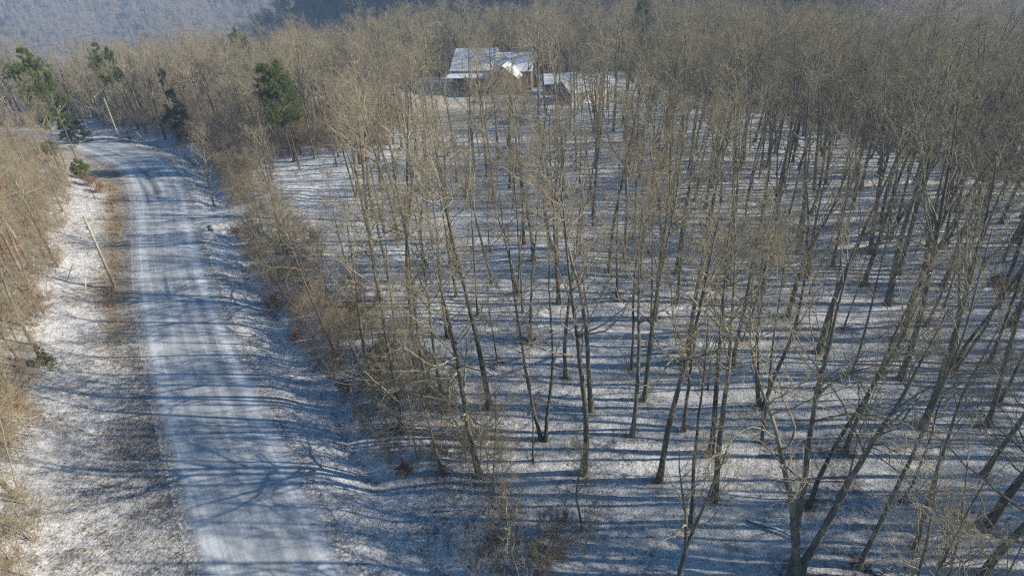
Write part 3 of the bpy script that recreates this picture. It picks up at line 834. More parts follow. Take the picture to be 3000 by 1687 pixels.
for (x, y) in cand:
    far_left = x < -45
    u = random.random()
    form = ('tall' if u < .34 else 'fork' if u < .55 else 'slim' if u < .74 else 'clump' if u < .83 else 'whip' if u < .96 else 'broad')
    if y < 50 and x > -25 and form in ('fork', 'broad'): form = random.choice(('tall', 'slim', 'slim', 'clump'))
    i = random.choice(by[form])
    base = random.uniform(.88, 1.18)
    if x < -40 and y > 60: base *= .90
    elif x < -25 and y < 90: base *= .85
    elif x > 35: base *= 1.08
    if not keeps_view(x, y, base * PROTO[i]['H']): continue
    trees.append(dict(i=i, x=x, y=y, s=base, g=random.uniform(.85, 1.1), rz=random.uniform(0, 6.28), tilt=(random.gauss(0, .035), random.gauss(0, .035)), lab=None))
X = np.array([t['x'] for t in trees]); Y = np.array([t['y'] for t in trees]); Zg = height(X, Y)
for t, zg in zip(trees, Zg):
    t['z'] = zg
    hh = PROTO[t['i']]['H'] * t['s']
    u0, v0, f0 = project(t['x'], t['y'], zg); u1, v1, f1 = project(t['x'], t['y'], zg + hh)
    t['in'] = f0 > 2 and f1 > 2 and min(u0, u1) < 2640 and max(u0, u1) > -60 and min(v0, v1) < 1449 and max(v0, v1) > 0
    t['px'] = hh / max(f0, 5) if t['in'] else 0
    t['u'], t['v'] = u0, v0
    t['d'] = float(np.hypot(t['x'], t['y']))
order = sorted([k for k, t in enumerate(trees) if t['in'] and t['lab'] is None], key=lambda k: -trees[k]['px'])
single = [k for k, t in enumerate(trees) if t['lab']] + order
single = set(single[:298])
rd_all, rs_all = road_dist(X, Y)
def zone(t, d):
    if d < 0 and t['y'] < 88: return 'bare sunlit tree on the snowy bank left of the road', 'bare trees on the left bank'
    if t['x'] < -50 and t['y'] > 95: return 'slender bare tree behind the road bend, in front of the hazy hill', 'bare trees beyond the road bend'
    if d > 0 and d < 19 and t['y'] < 130: return 'grey bare tree along the ditch-side edge of the wood, leaning towards the road', 'bare trees along the woodland edge'
    if t['y'] > 112: return 'thin bare tree in the crowded belt around the house lawn', 'bare trees around the house lawn'
    if t['x'] > 38: return 'dark tall bare tree in the dense right-hand wood towards the ridge edge', 'bare trees towards the ridge edge'
    if t['y'] > 70: return 'bare trunk among the crowded trees between the open snow and the lawn', 'bare trees before the lawn'
    return 'bare grey tree on the open striped snow of the wood floor', 'bare trees on the open forest floor'
rust1 = rusty(by['slim'][0], 900, 5); rust2 = rusty(by['tall'][1], 1200, 6)
proto_obj = {}
for k in sorted(single):
    t = trees[k]; extra = None
    o = place_tree(t['i'], t['x'], t['y'], t['z'], t['s'], t['g'], t['rz'], t['tilt'], 'bare_tree', extra)
    if t['lab']: tag(o, t['lab'], 'tree', 'bare trees of the winter wood')
    else:
        lab, grp = zone(t, rd_all[k]); tag(o, lab, 'tree', grp)
    proto_obj.setdefault(t['i'], o)

# leaf litter gathers and snow melts round the trunks
for t in trees:
    if t['d'] < 75 and t['in']:
        m_ = np.where((np.abs(fx - t['x']) < 2.2) & (np.abs(fy - t['y']) < 2.2))[0]
        cov[m_] -= .17 * np.exp(-((fx[m_] - t['x']) ** 2 + (fy[m_] - t['y']) ** 2) / .8)
ca.data.foreach_set('color', np.stack([np.clip(cov, 0, 1), np.clip(straw, 0, 1), np.clip(gravel, 0, 1), np.ones_like(cov)], 1).astype(np.float32).ravel())

# ---- saplings and brush
SAP = []
for k in range(6): SAP.append(make_sapling(random.uniform(4.0, 6.5), .035, 300 + k))
for k in range(4): SAP.append(make_sapling(random.uniform(2.2, 3.2), .02, 320 + k, multi=7, spread=.36))
LEAFY = [make_sapling(4.6, .035, 340, 1, 900, 'leaf_tan'), make_sapling(5.2, .035, 341, 1, 700, 'leaf'), make_sapling(1.9, .02, 342, 6, 700, 'leaf'), make_sapling(2.3, .02, 343, 6, 800, 'leaf_tan')]

def place_parts(name, meshes, x, y, z, s, rz):
    o = empty(name, (x, y, z), rz); o.scale = (s, s, s)
    for nm, me in zip(('trunk', 'crown', 'leaves'), meshes):
        if me is not None: link(nm, me, o)
    return o

def brush_ok(X, Y):
    d, s = road_dist(X, Y); dr = poly_dist(X, Y, DRIVE)
    return (d > 9.2) & (d < 16.5) & (dr > 2.6) & (Y > 14) & (Y < 120) & ((Y > 31) | (rng.random(len(X)) < .28))
bp_ = scatter(5200, (-75, 10), (12, 112), lambda x, y: .95, brush_ok, [])
random.shuffle(bp_)
bank_ok = lambda X, Y: (road_dist(X, Y)[0] < -11.6) & (Y < 95) & (Y > 16)
lp_ = scatter(1500, (-78, -20), (14, 95), lambda x, y: 1.3, bank_ok, [])
floor_ok = lambda X, Y: (road_dist(X, Y)[0] > 15.5) & (Y > 18) & (Y < 100)
fp_ = scatter(700, (-30, 60), (18, 100), lambda x, y: 4.5, floor_ok, taken)
for (pts, n, lab, grp, sm) in ((bp_, 150, 'tangled brown sapling in the brushy strip between ditch and wood', 'saplings along the ditch', (.9, 1.55)),
                              (lp_, 110, 'pale sunlit bare sapling on the left bank', 'saplings on the left bank', (.8, 1.3)),
                              (fp_, 70, 'thin bare sapling standing in the snow of the open wood', 'saplings in the open wood', (.6, 1.2))):
    for (x, y) in pts[:n]:
        k = random.randrange(len(SAP)) if pts is not fp_ else random.randrange(6)
        o = place_parts('sapling', SAP[k], x, y, hz(x, y), random.uniform(*sm), random.uniform(0, 6.28))
        tag(o, lab, 'sapling', grp)

for (px, py, k, s, lab) in [
    (118, 800, 0, 1.0, 'sapling with tan-orange dead leaves at the foot of the left bank trees'),
    (55, 700, 0, 1.1, 'orange-leaved sapling above it, left of the yellow guy guards'),
    (30, 640, 0, 1.2, 'orange-leaved sapling at the left edge, level with the pole foot'),
    (95, 1075, 0, .8, 'orange-leaved sapling low on the left bank below the small evergreen'),
    (20, 560, 0, 1.2, 'tan-leaved sapling on the far left near the bend'),
    (228, 470, 2, 1.3, 'russet shrub at the inside of the road bend, left of the tyre marks'),
    (255, 485, 2, 1.1, 'smaller russet shrub beside the road at the bend'),
    (205, 450, 2, 1.3, 'dark russet shrub behind the others at the inside of the bend'),
    (345, 295, 0, 1.3, 'sapling full of orange leaves behind the road bend'),
    (372, 300, 3, 1.5, 'orange-leaved shrub behind the bend near the dark cedar'),
    (1022, 1200, 2, .8, 'small dark red-brown shrub at the woodland edge by the ditch'),
    (690, 770, 2, .8, 'rusty shrub beside the ditch below the driveway'),
    (745, 860, 2, .7, 'low rusty shrub next to the ditch, midway along the wood'),
    (600, 600, 3, .9, 'brown-leaved shrub just past the driveway culvert'),
    (870, 985, 2, .7, 'reddish shrub under overhanging limbs at the woodland edge'),
    (2560, 985, 1, 1.5, 'tall sapling with rusty dead leaves at the right edge of the wood'),
    (2540, 830, 1, 1.3, 'rusty-leaved sapling behind the taller one at the right edge'),
    (1045, 870, 3, .7, 'small tan-leaved shrub between close trunks by the ditch')]:
    x, y = hit(px, py)
    nm = 'leafy_sapling' if k < 2 else 'leafy_shrub'
    o = place_parts(nm, LEAFY[k], x, y, hz(x, y), s, random.uniform(0, 6.28))
    tag(o, lab, 'sapling' if k < 2 else 'shrub', 'young trees keeping dead leaves' if k < 2 else 'shrubs keeping dead leaves')

# ---- evergreens
PINE_H = [16, 15, 13, 8]; CEDAR_H = [9, 6.5, 10]
for (px, py, kind, k, D_, wide, lab), (x, y, hh) in zip(EVERGREENS, ev_spots):
    src = PINE[k] if kind == 'P' else CEDAR[k]
    sc = hh / (PINE_H if kind == 'P' else CEDAR_H)[k]
    o = place_parts('pine_tree' if kind == 'P' else 'cedar_tree', src, x, y, hz(x, y) - .05, sc, random.uniform(0, 6.28))
    o.scale = (sc * wide, sc * wide, sc)
    tag(o, lab, 'tree', 'pines among the bare trees' if kind == 'P' else 'dark evergreens by the road')


# ---- woods that nobody could count: instances of the same trees on points
def forest(name, P, idx_, rot, scl, parts_list):
    me = bpy.data.meshes.new(name); me.vertices.add(len(P)); me.vertices.foreach_set('co', np.asarray(P, np.float32).ravel())
    a = me.attributes.new('idx', 'INT', 'POINT'); a.data.foreach_set('value', np.asarray(idx_, np.int32))
    a = me.attributes.new('rot', 'FLOAT_VECTOR', 'POINT'); a.data.foreach_set('vector', np.asarray(rot, np.float32).ravel())
    a = me.attributes.new('scl', 'FLOAT', 'POINT'); a.data.foreach_set('value', np.asarray(scl, np.float32))
    o = link(name, me)
    g = bpy.data.node_groups.new(name, 'GeometryNodeTree')
    g.interface.new_socket('Geometry', in_out='INPUT', socket_type='NodeSocketGeometry')
    g.interface.new_socket('Geometry', in_out='OUTPUT', socket_type='NodeSocketGeometry')
    n, l = g.nodes, g.links
    gi = n.new('NodeGroupInput'); go = n.new('NodeGroupOutput')
    ji = n.new('GeometryNodeJoinGeometry')
    for parts in reversed(parts_list):
        jt = n.new('GeometryNodeJoinGeometry')
        for ob in parts:
            oi = n.new('GeometryNodeObjectInfo'); oi.inputs[0].default_value = ob; oi.transform_space = 'ORIGINAL'
            l.new(oi.outputs['Geometry'], jt.inputs[0])
        ti = n.new('GeometryNodeGeometryToInstance'); l.new(jt.outputs[0], ti.inputs[0]); l.new(ti.outputs[0], ji.inputs[0])
    ip = n.new('GeometryNodeInstanceOnPoints'); l.new(gi.outputs[0], ip.inputs['Points']); l.new(ji.outputs[0], ip.inputs['Instance'])
    ip.inputs['Pick Instance'].default_value = True
    def attr(nm, typ):
        q = n.new('GeometryNodeInputNamedAttribute'); q.data_type = typ; q.inputs[0].default_value = nm
        return [s for s in q.outputs if s.enabled and s.name == 'Attribute'][0]
    l.new(attr('idx', 'INT'), ip.inputs['Instance Index']); l.new(attr('rot', 'FLOAT_VECTOR'), ip.inputs['Rotation']); l.new(attr('scl', 'FLOAT'), ip.inputs['Scale'])
    l.new(ip.outputs[0], go.inputs[0])
    md = o.modifiers.new('nodes', 'NODES'); md.node_group = g
    return o

kinds = sorted(proto_obj)
plist = [[c for c in proto_obj[i].children if c.name.split('.')[0] in ('trunk', 'crown')] for i in kinds]
pos_of = {i: k for k, i in enumerate(kinds)}
rest = [t for k, t in enumerate(trees) if k not in single and t['i'] in pos_of]
fo = forest('forest', [(t['x'], t['y'], t['z']) for t in rest], [pos_of[t['i']] for t in rest], [(t['tilt'][0], t['tilt'][1], t['rz']) for t in rest], [t['s'] for t in rest], plist)
tag(fo, 'grey-brown bare wood filling the slopes behind the house and off to both sides', 'forest', kind='stuff')

sap_src = [o for o in bpy.data.objects if o.name.split('.')[0] == 'sapling' and o.type == 'EMPTY']
seen = {}
for o in sap_src: seen.setdefault(o.children[0].data.name, o)
slist = [[c for c in o.children] for o in seen.values()]
ug = [(x, y) for (x, y) in bp_[150:]] + [(x, y) for (x, y) in lp_[110:]] + scatter(9000, (-95, -22), (16, 150), lambda x, y: 1.15, lambda X, Y: (np.abs(road_dist(X, Y)[0]) > 11) & ((road_dist(X, Y)[0] < -11.8) | (Y > 108)) & (Y < 150), lp_)
uz = height(np.array([q[0] for q in ug]), np.array([q[1] for q in ug]))
fo = forest('undergrowth', [(q[0], q[1], z) for q, z in zip(ug, uz)], rng.integers(0, len(slist), len(ug)), [(0, 0, random.uniform(0, 6.28)) for q in ug], [random.uniform(.8, 1.75) for q in ug], slist)
tag(fo, 'tangled tan undergrowth along the ditch and on the left bank', 'undergrowth', kind='stuff')

# ------------------------------------------------------------------ hills across the valley
def grid_mesh(name, x0, x1, y0, y1, step, zf, mat):
    gx = np.arange(x0, x1 + .1, step); gy = np.arange(y0, y1 + .1, step)
    A, B = np.meshgrid(gx, gy); z = zf(A, B)
    i = np.arange(A.size).reshape(A.shape)
    q = np.stack([i[:-1, :-1].ravel(), i[:-1, 1:].ravel(), i[1:, 1:].ravel(), i[1:, :-1].ravel()], 1)
    return tag(link(name, mesh_np(name, np.stack([A.ravel(), B.ravel(), z.ravel()], 1), [q], [mat])), kind='structure')
M['hill'] = mat_plain('leafy_hillside', (0.16, 0.135, 0.115), .95, .35, .05)
def z_far(x, y):
    return -88 + 0.36 * np.clip(y - 1000 - 0.45 * x, 0, 700) + 9 * np.sin(x * .012 + .6 * np.sin(y * .01)) + 4 * np.sin(x * .037 + y * .02) - 4
def z_spur(x, y):
    crest = np.clip(-62 + 0.55 * (x + 262), -100, 150)  # crest raised out of view so the near face lies in shade
    yc = 455 - 0.12 * np.minimum(x, 120) + 0.9 * np.maximum(x - 120, 0)
    z = crest - 0.62 * np.abs(y - yc) + 3 * np.sin(x * .05 + y * .03)
    return np.maximum(z, -95)
grid_mesh('hill', -2000, 900, 300, 1900, 14, z_far, M['hill'])
grid_mesh('hill_spur', -330, 1100, 100, 1500, 8, z_spur, M['hill'])
pts, ii, rr_, ss = [], [], [], []
treekinds = [pos_of[i] for i in kinds if PROTO[i]['form'] in ('tall', 'fork', 'broad', 'clump')]
def sow(n, xr, yr, zf, cond, smin, smax):
    xx = rng.uniform(*xr, n); yy = rng.uniform(*yr, n); zz = zf(xx, yy); m = cond(xx, yy, zz)
    for x, y, z in zip(xx[m], yy[m], zz[m]):
        pts.append((x, y, z)); ii.append(random.randrange(5)); rr_.append((0, 0, random.uniform(0, 6.28))); ss.append(random.uniform(smin, smax))
sow(26000, (-1300, 60), (450, 1500), z_far, lambda x, y, z: (z > -84) & (x > -1.02 * y + 20), .8, 1.2)
sow(34000, (-270, 1050), (130, 900), z_spur, lambda x, y, z: (z > -80) & (z > height(x, y) + .5) & (z < 170) & (x < 1.35 * y + 60), .75, 1.05)
def far_forest(name, P, idx_, rot, scl, trees_):
    """one mesh: the model trees (face attribute kind) and loose points that carry them"""
    V, F, vk, off = [], [], [], 0
    for k, (v, q) in enumerate(trees_):
        V.append(v); F.append(q + off); off += len(v); vk.append(np.full(len(v), k))
    nv = off; n = len(P)
    me = mesh_np(name, np.concatenate(V + [np.asarray(P)]), F, [M['far_twig']])
    def put(nm, typ, key, a, b):
        at_ = me.attributes.new(nm, typ, 'POINT'); at_.data.foreach_set(key, np.concatenate([a, b]).ravel())
    put('kind', 'INT', 'value', np.concatenate(vk).astype(np.int32), np.full(n, -1, np.int32))
    put('idx', 'INT', 'value', np.zeros(nv, np.int32), np.asarray(idx_, np.int32))
    put('rot', 'FLOAT_VECTOR', 'vector', np.zeros((nv, 3), np.float32), np.asarray(rot, np.float32))
    put('scl', 'FLOAT', 'value', np.ones(nv, np.float32), np.asarray(scl, np.float32))
    o = link(name, me)
    g = bpy.data.node_groups.new(name, 'GeometryNodeTree')
    g.interface.new_socket('Geometry', in_out='INPUT', socket_type='NodeSocketGeometry')
    g.interface.new_socket('Geometry', in_out='OUTPUT', socket_type='NodeSocketGeometry')
    n_, l_ = g.nodes, g.links
    gi = n_.new('NodeGroupInput'); go = n_.new('NodeGroupOutput')
    def attr(nm, typ):
        q = n_.new('GeometryNodeInputNamedAttribute'); q.data_type = typ; q.inputs[0].default_value = nm
        return [s for s in q.outputs if s.enabled and s.name == 'Attribute'][0]
    kd = attr('kind', 'INT')
    def pick(k):
        c = n_.new('FunctionNodeCompare'); c.data_type = 'INT'; c.operation = 'EQUAL'
        ia = [s for s in c.inputs if s.enabled]; l_.new(kd, ia[0]); ia[1].default_value = k
        sp = n_.new('GeometryNodeSeparateGeometry'); sp.domain = 'POINT'; l_.new(gi.outputs[0], sp.inputs[0]); l_.new(c.outputs[0], sp.inputs[1])
        return sp.outputs[0]
    ji = n_.new('GeometryNodeJoinGeometry')
    for k in reversed(range(len(trees_))):
        ti = n_.new('GeometryNodeGeometryToInstance'); l_.new(pick(k), ti.inputs[0]); l_.new(ti.outputs[0], ji.inputs[0])
    ip = n_.new('GeometryNodeInstanceOnPoints'); l_.new(pick(-1), ip.inputs['Points']); l_.new(ji.outputs[0], ip.inputs['Instance'])
    ip.inputs['Pick Instance'].default_value = True
    l_.new(attr('idx', 'INT'), ip.inputs['Instance Index']); l_.new(attr('rot', 'FLOAT_VECTOR'), ip.inputs['Rotation']); l_.new(attr('scl', 'FLOAT'), ip.inputs['Scale'])
    l_.new(ip.outputs[0], go.inputs[0])
    md = o.modifiers.new('nodes', 'NODES'); md.node_group = g
    return o
sow(9000, (90, 620), (130, 560), z_spur, lambda x, y, z: z > height(x, y) + .5, .8, 1.1)
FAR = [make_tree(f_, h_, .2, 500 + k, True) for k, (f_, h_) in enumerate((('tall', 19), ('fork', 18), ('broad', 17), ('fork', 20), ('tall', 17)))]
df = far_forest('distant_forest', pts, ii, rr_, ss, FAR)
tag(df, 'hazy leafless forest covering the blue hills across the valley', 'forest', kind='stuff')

# ------------------------------------------------------------------ utility poles
def utility_pole(px, py, Hp, guys, label):
    x, y = hit(px, py); z = hz(x, y)
    o = empty('utility_pole', (x, y, z)); tag(o, label, 'utility pole', 'wooden utility poles along the road')
    m = MB(); m.tube([(0, 0, -.3), (0, 0, Hp * .5), (0, 0, Hp)], [.17, .145, .115], 12); m.build('pole', M['pole'], o, True)
    m = MB(); m.tube([(0, 0, Hp), (0, 0, Hp + .12), (0, 0, Hp + .16), (0, 0, Hp + .30)], [.04, .04, .09, .06], 8); m.build('insulator', M['trim'], o, True)
    m = MB(); m.box(-.14, .14, -.24, -.12, Hp - 1.5, Hp - 1.1); m.build('bracket', M['metal'], o)
    for (gx_, gy_) in guys:
        ax, ay = hit(gx_, gy_); az = hz(ax, ay); a = Vector((ax - x, ay - y, az - z)); b = Vector((0, 0, Hp - .6))
        m = MB(); m.tube([a, b], [.008, .008], 5); m.build('guy_wire', M['metal'], o)
        m = MB(); m.tube([a, a + (b - a).normalized() * 2.4], [.055, .055], 8); m.build('guy_guard', M['yellow'], o, True)
    return o
utility_pole(290, 723, 8.9, [(215, 752), (168, 709)], 'pale wooden utility pole on the left bank, nearest the camera, with yellow guy guards')
utility_pole(304, 359, 8.9, [(362, 352)], 'wooden utility pole beyond the road bend in front of trees')

# ------------------------------------------------------------------ dry weeds along the left shoulder
def weeds():
    V, F = [], []
    n = 0
    s0, s1 = 98, 152
    ds = rng.uniform(s0, s1, 4200); off = -5.6 - np.abs(rng.normal(0, 1.3, 4200)) + .5 * np.sin(ds * .4)
    P = np.stack([np.interp(ds, CLs, CL[:, 0]), np.interp(ds, CLs, CL[:, 1])], 1)
    P2 = np.stack([np.interp(ds + .5, CLs, CL[:, 0]), np.interp(ds + .5, CLs, CL[:, 1])], 1)
    T = unit(P2 - P); Rr = np.stack([T[:, 1], -T[:, 0]], 1)
    clump = (np.sin(ds * .55) + np.sin(ds * 1.7 + 1) + np.sin(ds * 3.1 + off * 3) + rng.normal(0, .5, len(ds))) > .1
    B = (P + Rr * off[:, None])[clump]; m = len(B); Z = height(B[:, 0], B[:, 1])
    hgt = rng.uniform(.2, .75, m); a = rng.uniform(0, 6.28, m); w = .02
    lean = rng.normal(0, .25, (m, 2)) * hgt[:, None]
    b3 = np.column_stack([B, Z - .03]); side = np.column_stack([np.cos(a), np.sin(a), np.zeros(m)]) * w
    tip = b3 + np.column_stack([lean, hgt]); mid = b3 + np.column_stack([lean * .35, hgt * .6])
    V = np.stack([b3 - side, b3 + side, mid + side * .8, tip, mid - side * .8], 1).reshape(-1, 3)
    i = np.arange(m * 5).reshape(m, 5)
    me = mesh_np('dry_grass', V, [i], [M['grass']], smooth=False)
    tag(link('dry_grass', me), 'tall tawny dead weeds in a strip along the left road shoulder', 'weeds', kind='stuff')
weeds()

# ------------------------------------------------------------------ fallen logs
def log(p0, p1, r, label, up=.0):
    a = Vector((*hit(*p0), 0)); b = Vector((*hit(*p1), 0))
    a.z = hz(a.x, a.y) + r * .7; b.z = hz(b.x, b.y) + r * .5 + up
    m = MB(); pts = []
    for t in np.linspace(0, 1, 8):
        p = a.lerp(b, t); p.z += .12 * math.sin(t * 3.1); p.x += .1 * math.sin(t * 5 + r * 40); pts.append(p)
    o = empty('fallen_log', a); tag(o, label, 'log', 'fallen logs in the snow')
    m.tube([p - a for p in pts], [r * (1 - .6 * t) for t in np.linspace(0, 1, 8)], 9)
    for t in (2, 4, 5):
        q = pts[t] - a; m.tube([q, q + Vector((random.uniform(-.6, .6), random.uniform(-.6, .6), random.uniform(.3, .7)))], [r * .3, r * .1], 5)
    m.build('log_stem', M['log'], o, True)
log((2446-340, 1473), (2524-340, 1578), .11, 'thin snow-covered log lying near the bottom right, slanting down')
log((2484-340, 1496), (2606-340, 1566), .14, 'snowy log with broken end, right of the thin one')
log((1884, 1310), (2006, 1357), .12, 'long snowy log in the wood behind the dark leaning trees')
log((1995, 1378), (2070, 1381), .10, 'short log on the snow beside the large dark front tree')
log((1365, 985), (1330, 1045), .09, 'thin pale fallen branch left of the three-stemmed tree')
log((2190, 1437), (2230, 1449), .16, 'curved snow-topped log stub at the bottom edge')
log((1960, 800), (1850, 745), .10, 'dark fallen pole pointing at the thick vase-shaped tree')

def fallen(x, y, L, r, ang, label):
    d = Vector((math.cos(ang), math.sin(ang), 0)); a = Vector((x, y, 0)); pts = []
    for t in np.linspace(0, 1, 7):
        p = a + d * (L * t) + Vector((random.gauss(0, .06), random.gauss(0, .06), 0)); p.z = hz(p.x, p.y) + r * .8 + .05 * random.random(); pts.append(p)
    o = empty('fallen_branch', pts[0]); tag(o, label, 'branch', 'fallen branches on the forest floor')
    m = MB(); m.tube([p - pts[0] for p in pts], [r * (1 - .7 * t) for t in np.linspace(0, 1, 7)], 7)
    for t in (2, 3, 4, 5):
        q = pts[t] - pts[0]; m.tube([q, q + d * random.uniform(.2, .7) + Vector((random.uniform(-.8, .8), random.uniform(-.8, .8), random.uniform(.1, .5)))], [r * .35, r * .12], 5)
    m.build('branch_stem', M['log'], o, True)
fl_ = scatter(200, (-14, 42), (22, 66), lambda x, y: 5.5, lambda X, Y: (road_dist(X, Y)[0] > 12) & (np.abs(X) < Y * .75), taken)
for (x, y) in fl_[:26]:
    fallen(x, y, random.uniform(1.6, 4.5), random.uniform(.04, .09), random.uniform(0, 6.28), 'thin snow-dusted fallen branch lying on the open forest floor')

# ------------------------------------------------------------------ culvert under the driveway
cx, cy = hit(532, 582); cz = hz(cx, cy)
o = empty('culvert', (cx, cy, cz)); tag(o, 'dark culvert pipe end under the driveway at the ditch', 'culvert')
dirv = Vector((-.5, .86, 0))
m = MB(); p0 = Vector((0, 0, -.02))
ring = []
n_ = 14
for k, (rr0, off) in enumerate(((.34, 0), (.34, 2.2), (.28, 2.2), (.28, 0))):
    u = Vector((dirv.y, -dirv.x, 0)); v = Vector((0, 0, 1))
    ring.append([p0 + dirv * off + (u * math.cos(6.283 * j / n_) + v * math.sin(6.283 * j / n_)) * rr0 for j in range(n_)])
vs = [q for r_ in ring for q in r_]; fs = []
for a_ in range(4):
    b_ = (a_ + 1) % 4
    for j in range(n_): fs.append((a_*n_+j, a_*n_+(j+1) % n_, b_*n_+(j+1) % n_, b_*n_+j))
m.add(vs, fs); m.build('pipe', M['concrete'], o, True)
m = MB(); m.tube([p0 + dirv * 1.0, p0 + dirv * 1.1], [.275, .275], 14); m.build('shade_disc', M['dark'], o)  # dark disc paints the shade deep inside the pipe

# ------------------------------------------------------------------ house
def window(parent, x, y, z, w, h, axis='x'):
    f = MB()
    t = .06
    if axis == 'x':
        f.box(x, x + w, y - .05, y, z, z + t); f.box(x, x + w, y - .05, y, z + h - t, z + h)
        f.box(x, x + t, y - .05, y, z + t, z + h - t); f.box(x + w - t, x + w, y - .05, y, z + t, z + h - t); f.box(x + w/2 - .03, x + w/2 + .03, y - .045, y, z + t, z + h - t)
    o = f.build('window', M['trim'], parent)
    g = MB(); g.box(x + t, x + w - t, y - .025, y + .01, z + t, z + h - t); g.build('pane', M['glass'], o)
    return o
def gable_walls(m, x0, x1, y0, y1, ze, zr, ridge='x'):
    """closed block with gables; ridge along x or y"""
    if ridge == 'x':
        ym = (y0 + y1) / 2
        m.add([(x0,y0,-.4),(x1,y0,-.4),(x1,y1,-.4),(x0,y1,-.4),(x0,y0,ze),(x1,y0,ze),(x1,y1,ze),(x0,y1,ze),(x0,ym,zr),(x1,ym,zr)],
              [(0,1,5,4),(2,3,7,6),(1,2,6,9,5),(3,0,4,8,7),(4,5,9,8),(6,7,8,9),(0,3,2,1)])
    else:
        xm = (x0 + x1) / 2
        m.add([(x0,y0,-.4),(x1,y0,-.4),(x1,y1,-.4),(x0,y1,-.4),(x0,y0,ze),(x1,y0,ze),(x1,y1,ze),(x0,y1,ze),(xm,y0,zr),(xm,y1,zr)],
              [(0,1,5,8,4),(1,2,6,5),(2,3,7,9,6),(3,0,4,7),(4,8,9,7),(5,6,9,8),(0,3,2,1)])
def gable_roof(m, x0, x1, y0, y1, ze, zr, ov=.45, t=.16, ridge='x'):
    if ridge == 'x':
        ym = (y0 + y1) / 2; k = (zr - ze) / (ym - y0); zl = ze - k * ov + t + .02; zt = zr + t + .02
        m.slab((x0-ov, y0-ov, zl), (x1+ov, y0-ov, zl), (x1+ov, ym, zt), (x0-ov, ym, zt), t)
        m.slab((x0-ov, ym, zt), (x1+ov, ym, zt), (x1+ov, y1+ov, zl), (x0-ov, y1+ov, zl), t)
    else:
        xm = (x0 + x1) / 2; k = (zr - ze) / (xm - x0); zl = ze - k * ov + t + .02; zt = zr + t + .02
        m.slab((x0-ov, y0-ov, zl), (xm, y0-ov, zt), (xm, y1+ov, zt), (x0-ov, y1+ov, zl), t)
        m.slab((xm, y0-ov, zt), (x1+ov, y0-ov, zl), (x1+ov, y1+ov, zl), (xm, y1+ov, zt), t)

hx, hy = hit(1142, 233)
house = empty('house', (hx, hy, hz(hx + 6, hy + 6) - .1), R(-14)); tag(house, 'large brown house with snowy grey roofs seen through trees at the lawn', 'house')
m = MB(); gable_walls(m, 0, 10, 0, 13, 5.6, 9.6); m.build('wall', M['wall'], house)
m = MB(); gable_roof(m, 0, 10, 0, 13, 5.6, 9.6, .5); m.build('roof', M['roof'], house)
m = MB()
m.add([(10.02,.3,5.4),(10.02,12.7,5.4),(10.02,6.5,9.35),(10.06,.3,5.4),(10.06,12.7,5.4),(10.06,6.5,9.35)],[(0,1,2),(5,4,3),(0,3,4,1),(1,4,5,2),(2,5,3,0)]); m.build('gable_siding', M['siding'], house)
m = MB(); m.tube([(10.56,-.5,5.46),(10.56,6.5,9.76)], [.11,.11], 6); m.tube([(10.56,13.5,5.46),(10.56,6.5,9.76)], [.11,.11], 6); m.build('verge_board', M['trim'], house)
m = MB(); m.slab((-.8,-3.2,4.2),(10.2,-3.2,4.2),(10.2,-.02,4.95),(-.8,-.02,4.95),.14); m.build('porch_roof', M['roof2'], house)
for k in range(5):
    m = MB(); xk = -.5 + 2.6 * k; m.box(xk, xk + .22, -3.0, -2.78, -.4, 4.0); m.build('porch_post', M['wall'], house)
for (wx, wz) in ((1.2, 1.0), (4.0, 1.0), (7.4, 1.0)): window(house, wx, 0, wz, 1.5, 1.7)
m = MB(); gable_walls(m, 10.1, 20, 2.5, 11.5, 5.0, 8.4); m.build('wing_wall', M['wall'], house)
m = MB(); gable_roof(m, 10.7, 20, 2.5, 11.5, 5.0, 8.4, .5); m.build('wing_roof', M['roof2'], house)
m = MB(); gable_walls(m, 10.6, 17.6, -3.2, 2.4, 4.2, 6.9, 'y'); m.build('front_gable', M['wall'], house)
m = MB(); gable_roof(m, 10.6, 17.6, -3.2, 5.0, 4.2, 6.9, .45, .15, 'y'); m.build('front_gable_roof', M['roof2'], house)
window(house, 12.2, -3.2, 1.0, 1.4, 1.6); window(house, 14.8, -3.2, 1.0, 1.4, 1.6)

# barn, shed, small hut
bx_, by_ = hit(1436, 265)
barn = empty('barn', (bx_, by_, hz(bx_ + 6, by_ + 4) - .1), R(30)); tag(barn, 'low grey barn with white snow roof, gable end in shade, right of the house', 'barn')
m = MB(); gable_walls(m, 0, 13.5, 0, 6.4, 3.2, 5.3); m.build('wall', M['barnwall'], barn)
m = MB(); m.box(.1, 13.4, -.06, -.004, .1, 3.0); m.build('sunlit_side', M['cream'], barn)  # pale sheet puts the sun's brightness into this wall's colour
m = MB(); gable_roof(m, 0, 13.5, 0, 6.4, 3.2, 5.3, .4); m.build('roof', M['roof2'], barn)
m = MB(); m.box(-.06, -.004, 1.6, 4.8, 0, 2.7); m.build('door', M['wall'], barn)
for wx in (3, 8): window(barn, wx, -.06, 1.1, 1.1, 1.0)
sx_, sy_ = hit(1370, 240)
shed = empty('shed', (sx_, sy_, hz(sx_ + 3, sy_ + 2) - .1), R(-4)); tag(shed, 'low shed with snowy roof between the house and the barn', 'shed')
m = MB(); gable_walls(m, 0, 7.5, 0, 5, 3.0, 4.7); m.build('wall', M['barnwall'], shed)
m = MB(); gable_roof(m, 0, 7.5, 0, 5, 3.0, 4.7, .35); m.build('roof', M['roof2'], shed)
m = MB(); m.box(2.4, 4.9, -.06, -.004, 0, 2.3); m.build('door', M['wall'], shed)
ux, uy = hit(1615, 258)
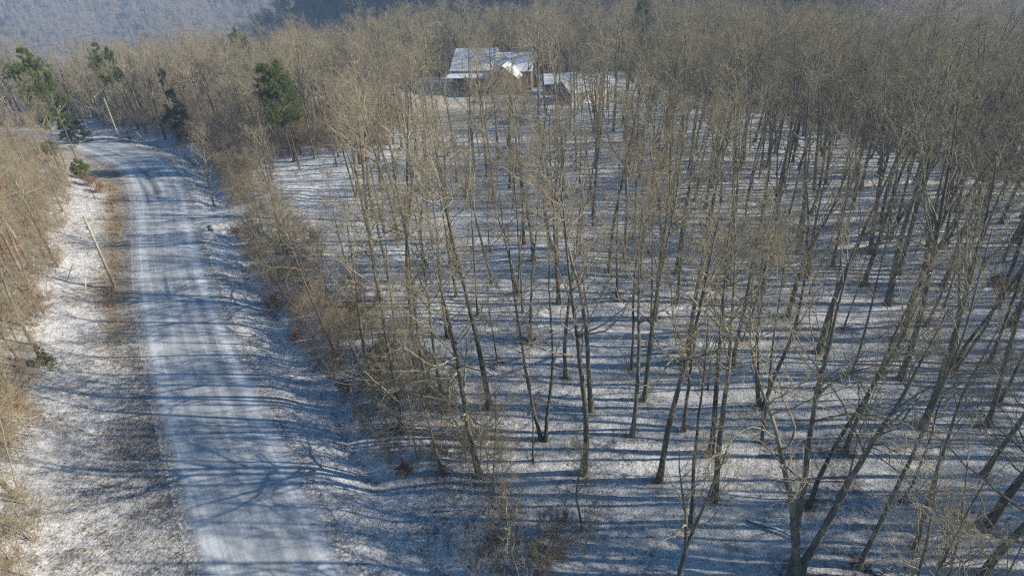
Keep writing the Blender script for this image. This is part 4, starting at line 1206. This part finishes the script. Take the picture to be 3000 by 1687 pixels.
hut = empty('garden_hut', (ux, uy, hz(ux + 1, uy + 1) - .1), R(10)); tag(hut, 'small white hut half hidden by trunks right of the barn', 'hut')
m = MB(); gable_walls(m, 0, 3.2, 0, 2.6, 2.2, 3.1); m.build('wall', M['cream'], hut)
m = MB(); gable_roof(m, 0, 3.2, 0, 2.6, 2.2, 3.1, .25, .12); m.build('roof', M['roof2'], hut)
m = MB(); m.box(1.1, 2.0, -.05, -.004, 0, 1.9); m.build('door', M['barnwall'], hut)

# parked car by the lawn
kx, ky = hit(1300, 309)
car = empty('parked_car', (kx, ky, hz(kx, ky)), R(12)); tag(car, 'blue car with snow on its roof parked among trunks below the lawn', 'car')
def extrude_profile(prof, w):
    m = MB(); n = len(prof)
    m.add([(x, -w, z) for x, z in prof] + [(x, w, z) for x, z in prof], [tuple(range(n))[::-1], tuple(range(n, 2*n))] + [(i, (i+1) % n, n+(i+1) % n, n+i) for i in range(n)])
    return m
extrude_profile([(-2.2,.35),(2.2,.35),(2.25,.65),(2.05,.85),(1.1,.98),(-1.75,1.0),(-2.2,.9),(-2.28,.6)], .88).build('body', M['car_blue'], car, False, .05)
extrude_profile([(-1.85,.99),(1.0,.99),(.35,1.48),(-1.35,1.52)], .76).build('cabin_glass', M['glass'], car, False, .04)
extrude_profile([(-1.42,1.50),(.38,1.47),(.30,1.60),(-1.3,1.64)], .74).build('roof', M['roof2'], car, False, .03)
for sx in (-1.4, 1.4):
    for sy in (-.86, .86):
        m = MB(); m.tube([(sx, sy-.1, .33), (sx, sy+.1, .33)], [.33, .33], 16); w_ = m.build('wheel', M['tyre'], car, True)
        m = MB(); m.tube([(sx, sy-.115, .33), (sx, sy+.115, .33)], [.19, .19], 12); m.build('rim', M['metal'], w_, True)
for sy in (-.55, .55):
    m = MB(); m.box(2.16, 2.27, sy-.2, sy+.2, .62, .78); m.build('headlight', M['trim'], car)

# ------------------------------------------------------------------ the air
def haze():
    m = bpy.data.materials.new('haze_air'); m.use_nodes = True
    n, l = m.node_tree.nodes, m.node_tree.links; n.clear()
    out = n.new('ShaderNodeOutputMaterial'); v = n.new('ShaderNodeVolumePrincipled')
    v.inputs['Color'].default_value = (.45, .66, 1, 1); v.inputs['Density'].default_value = HAZE; v.inputs['Anisotropy'].default_value = .1
    l.new(v.outputs[0], out.inputs['Volume'])
    b = MB(); b.box(-3300, 3300, -1300, 3900, -110, 235); o = b.build('haze', m); tag(o, 'pale blue winter haze filling the valley air', 'haze', kind='stuff')
    o.visible_shadow = True
HAZE = 0.00062
haze()
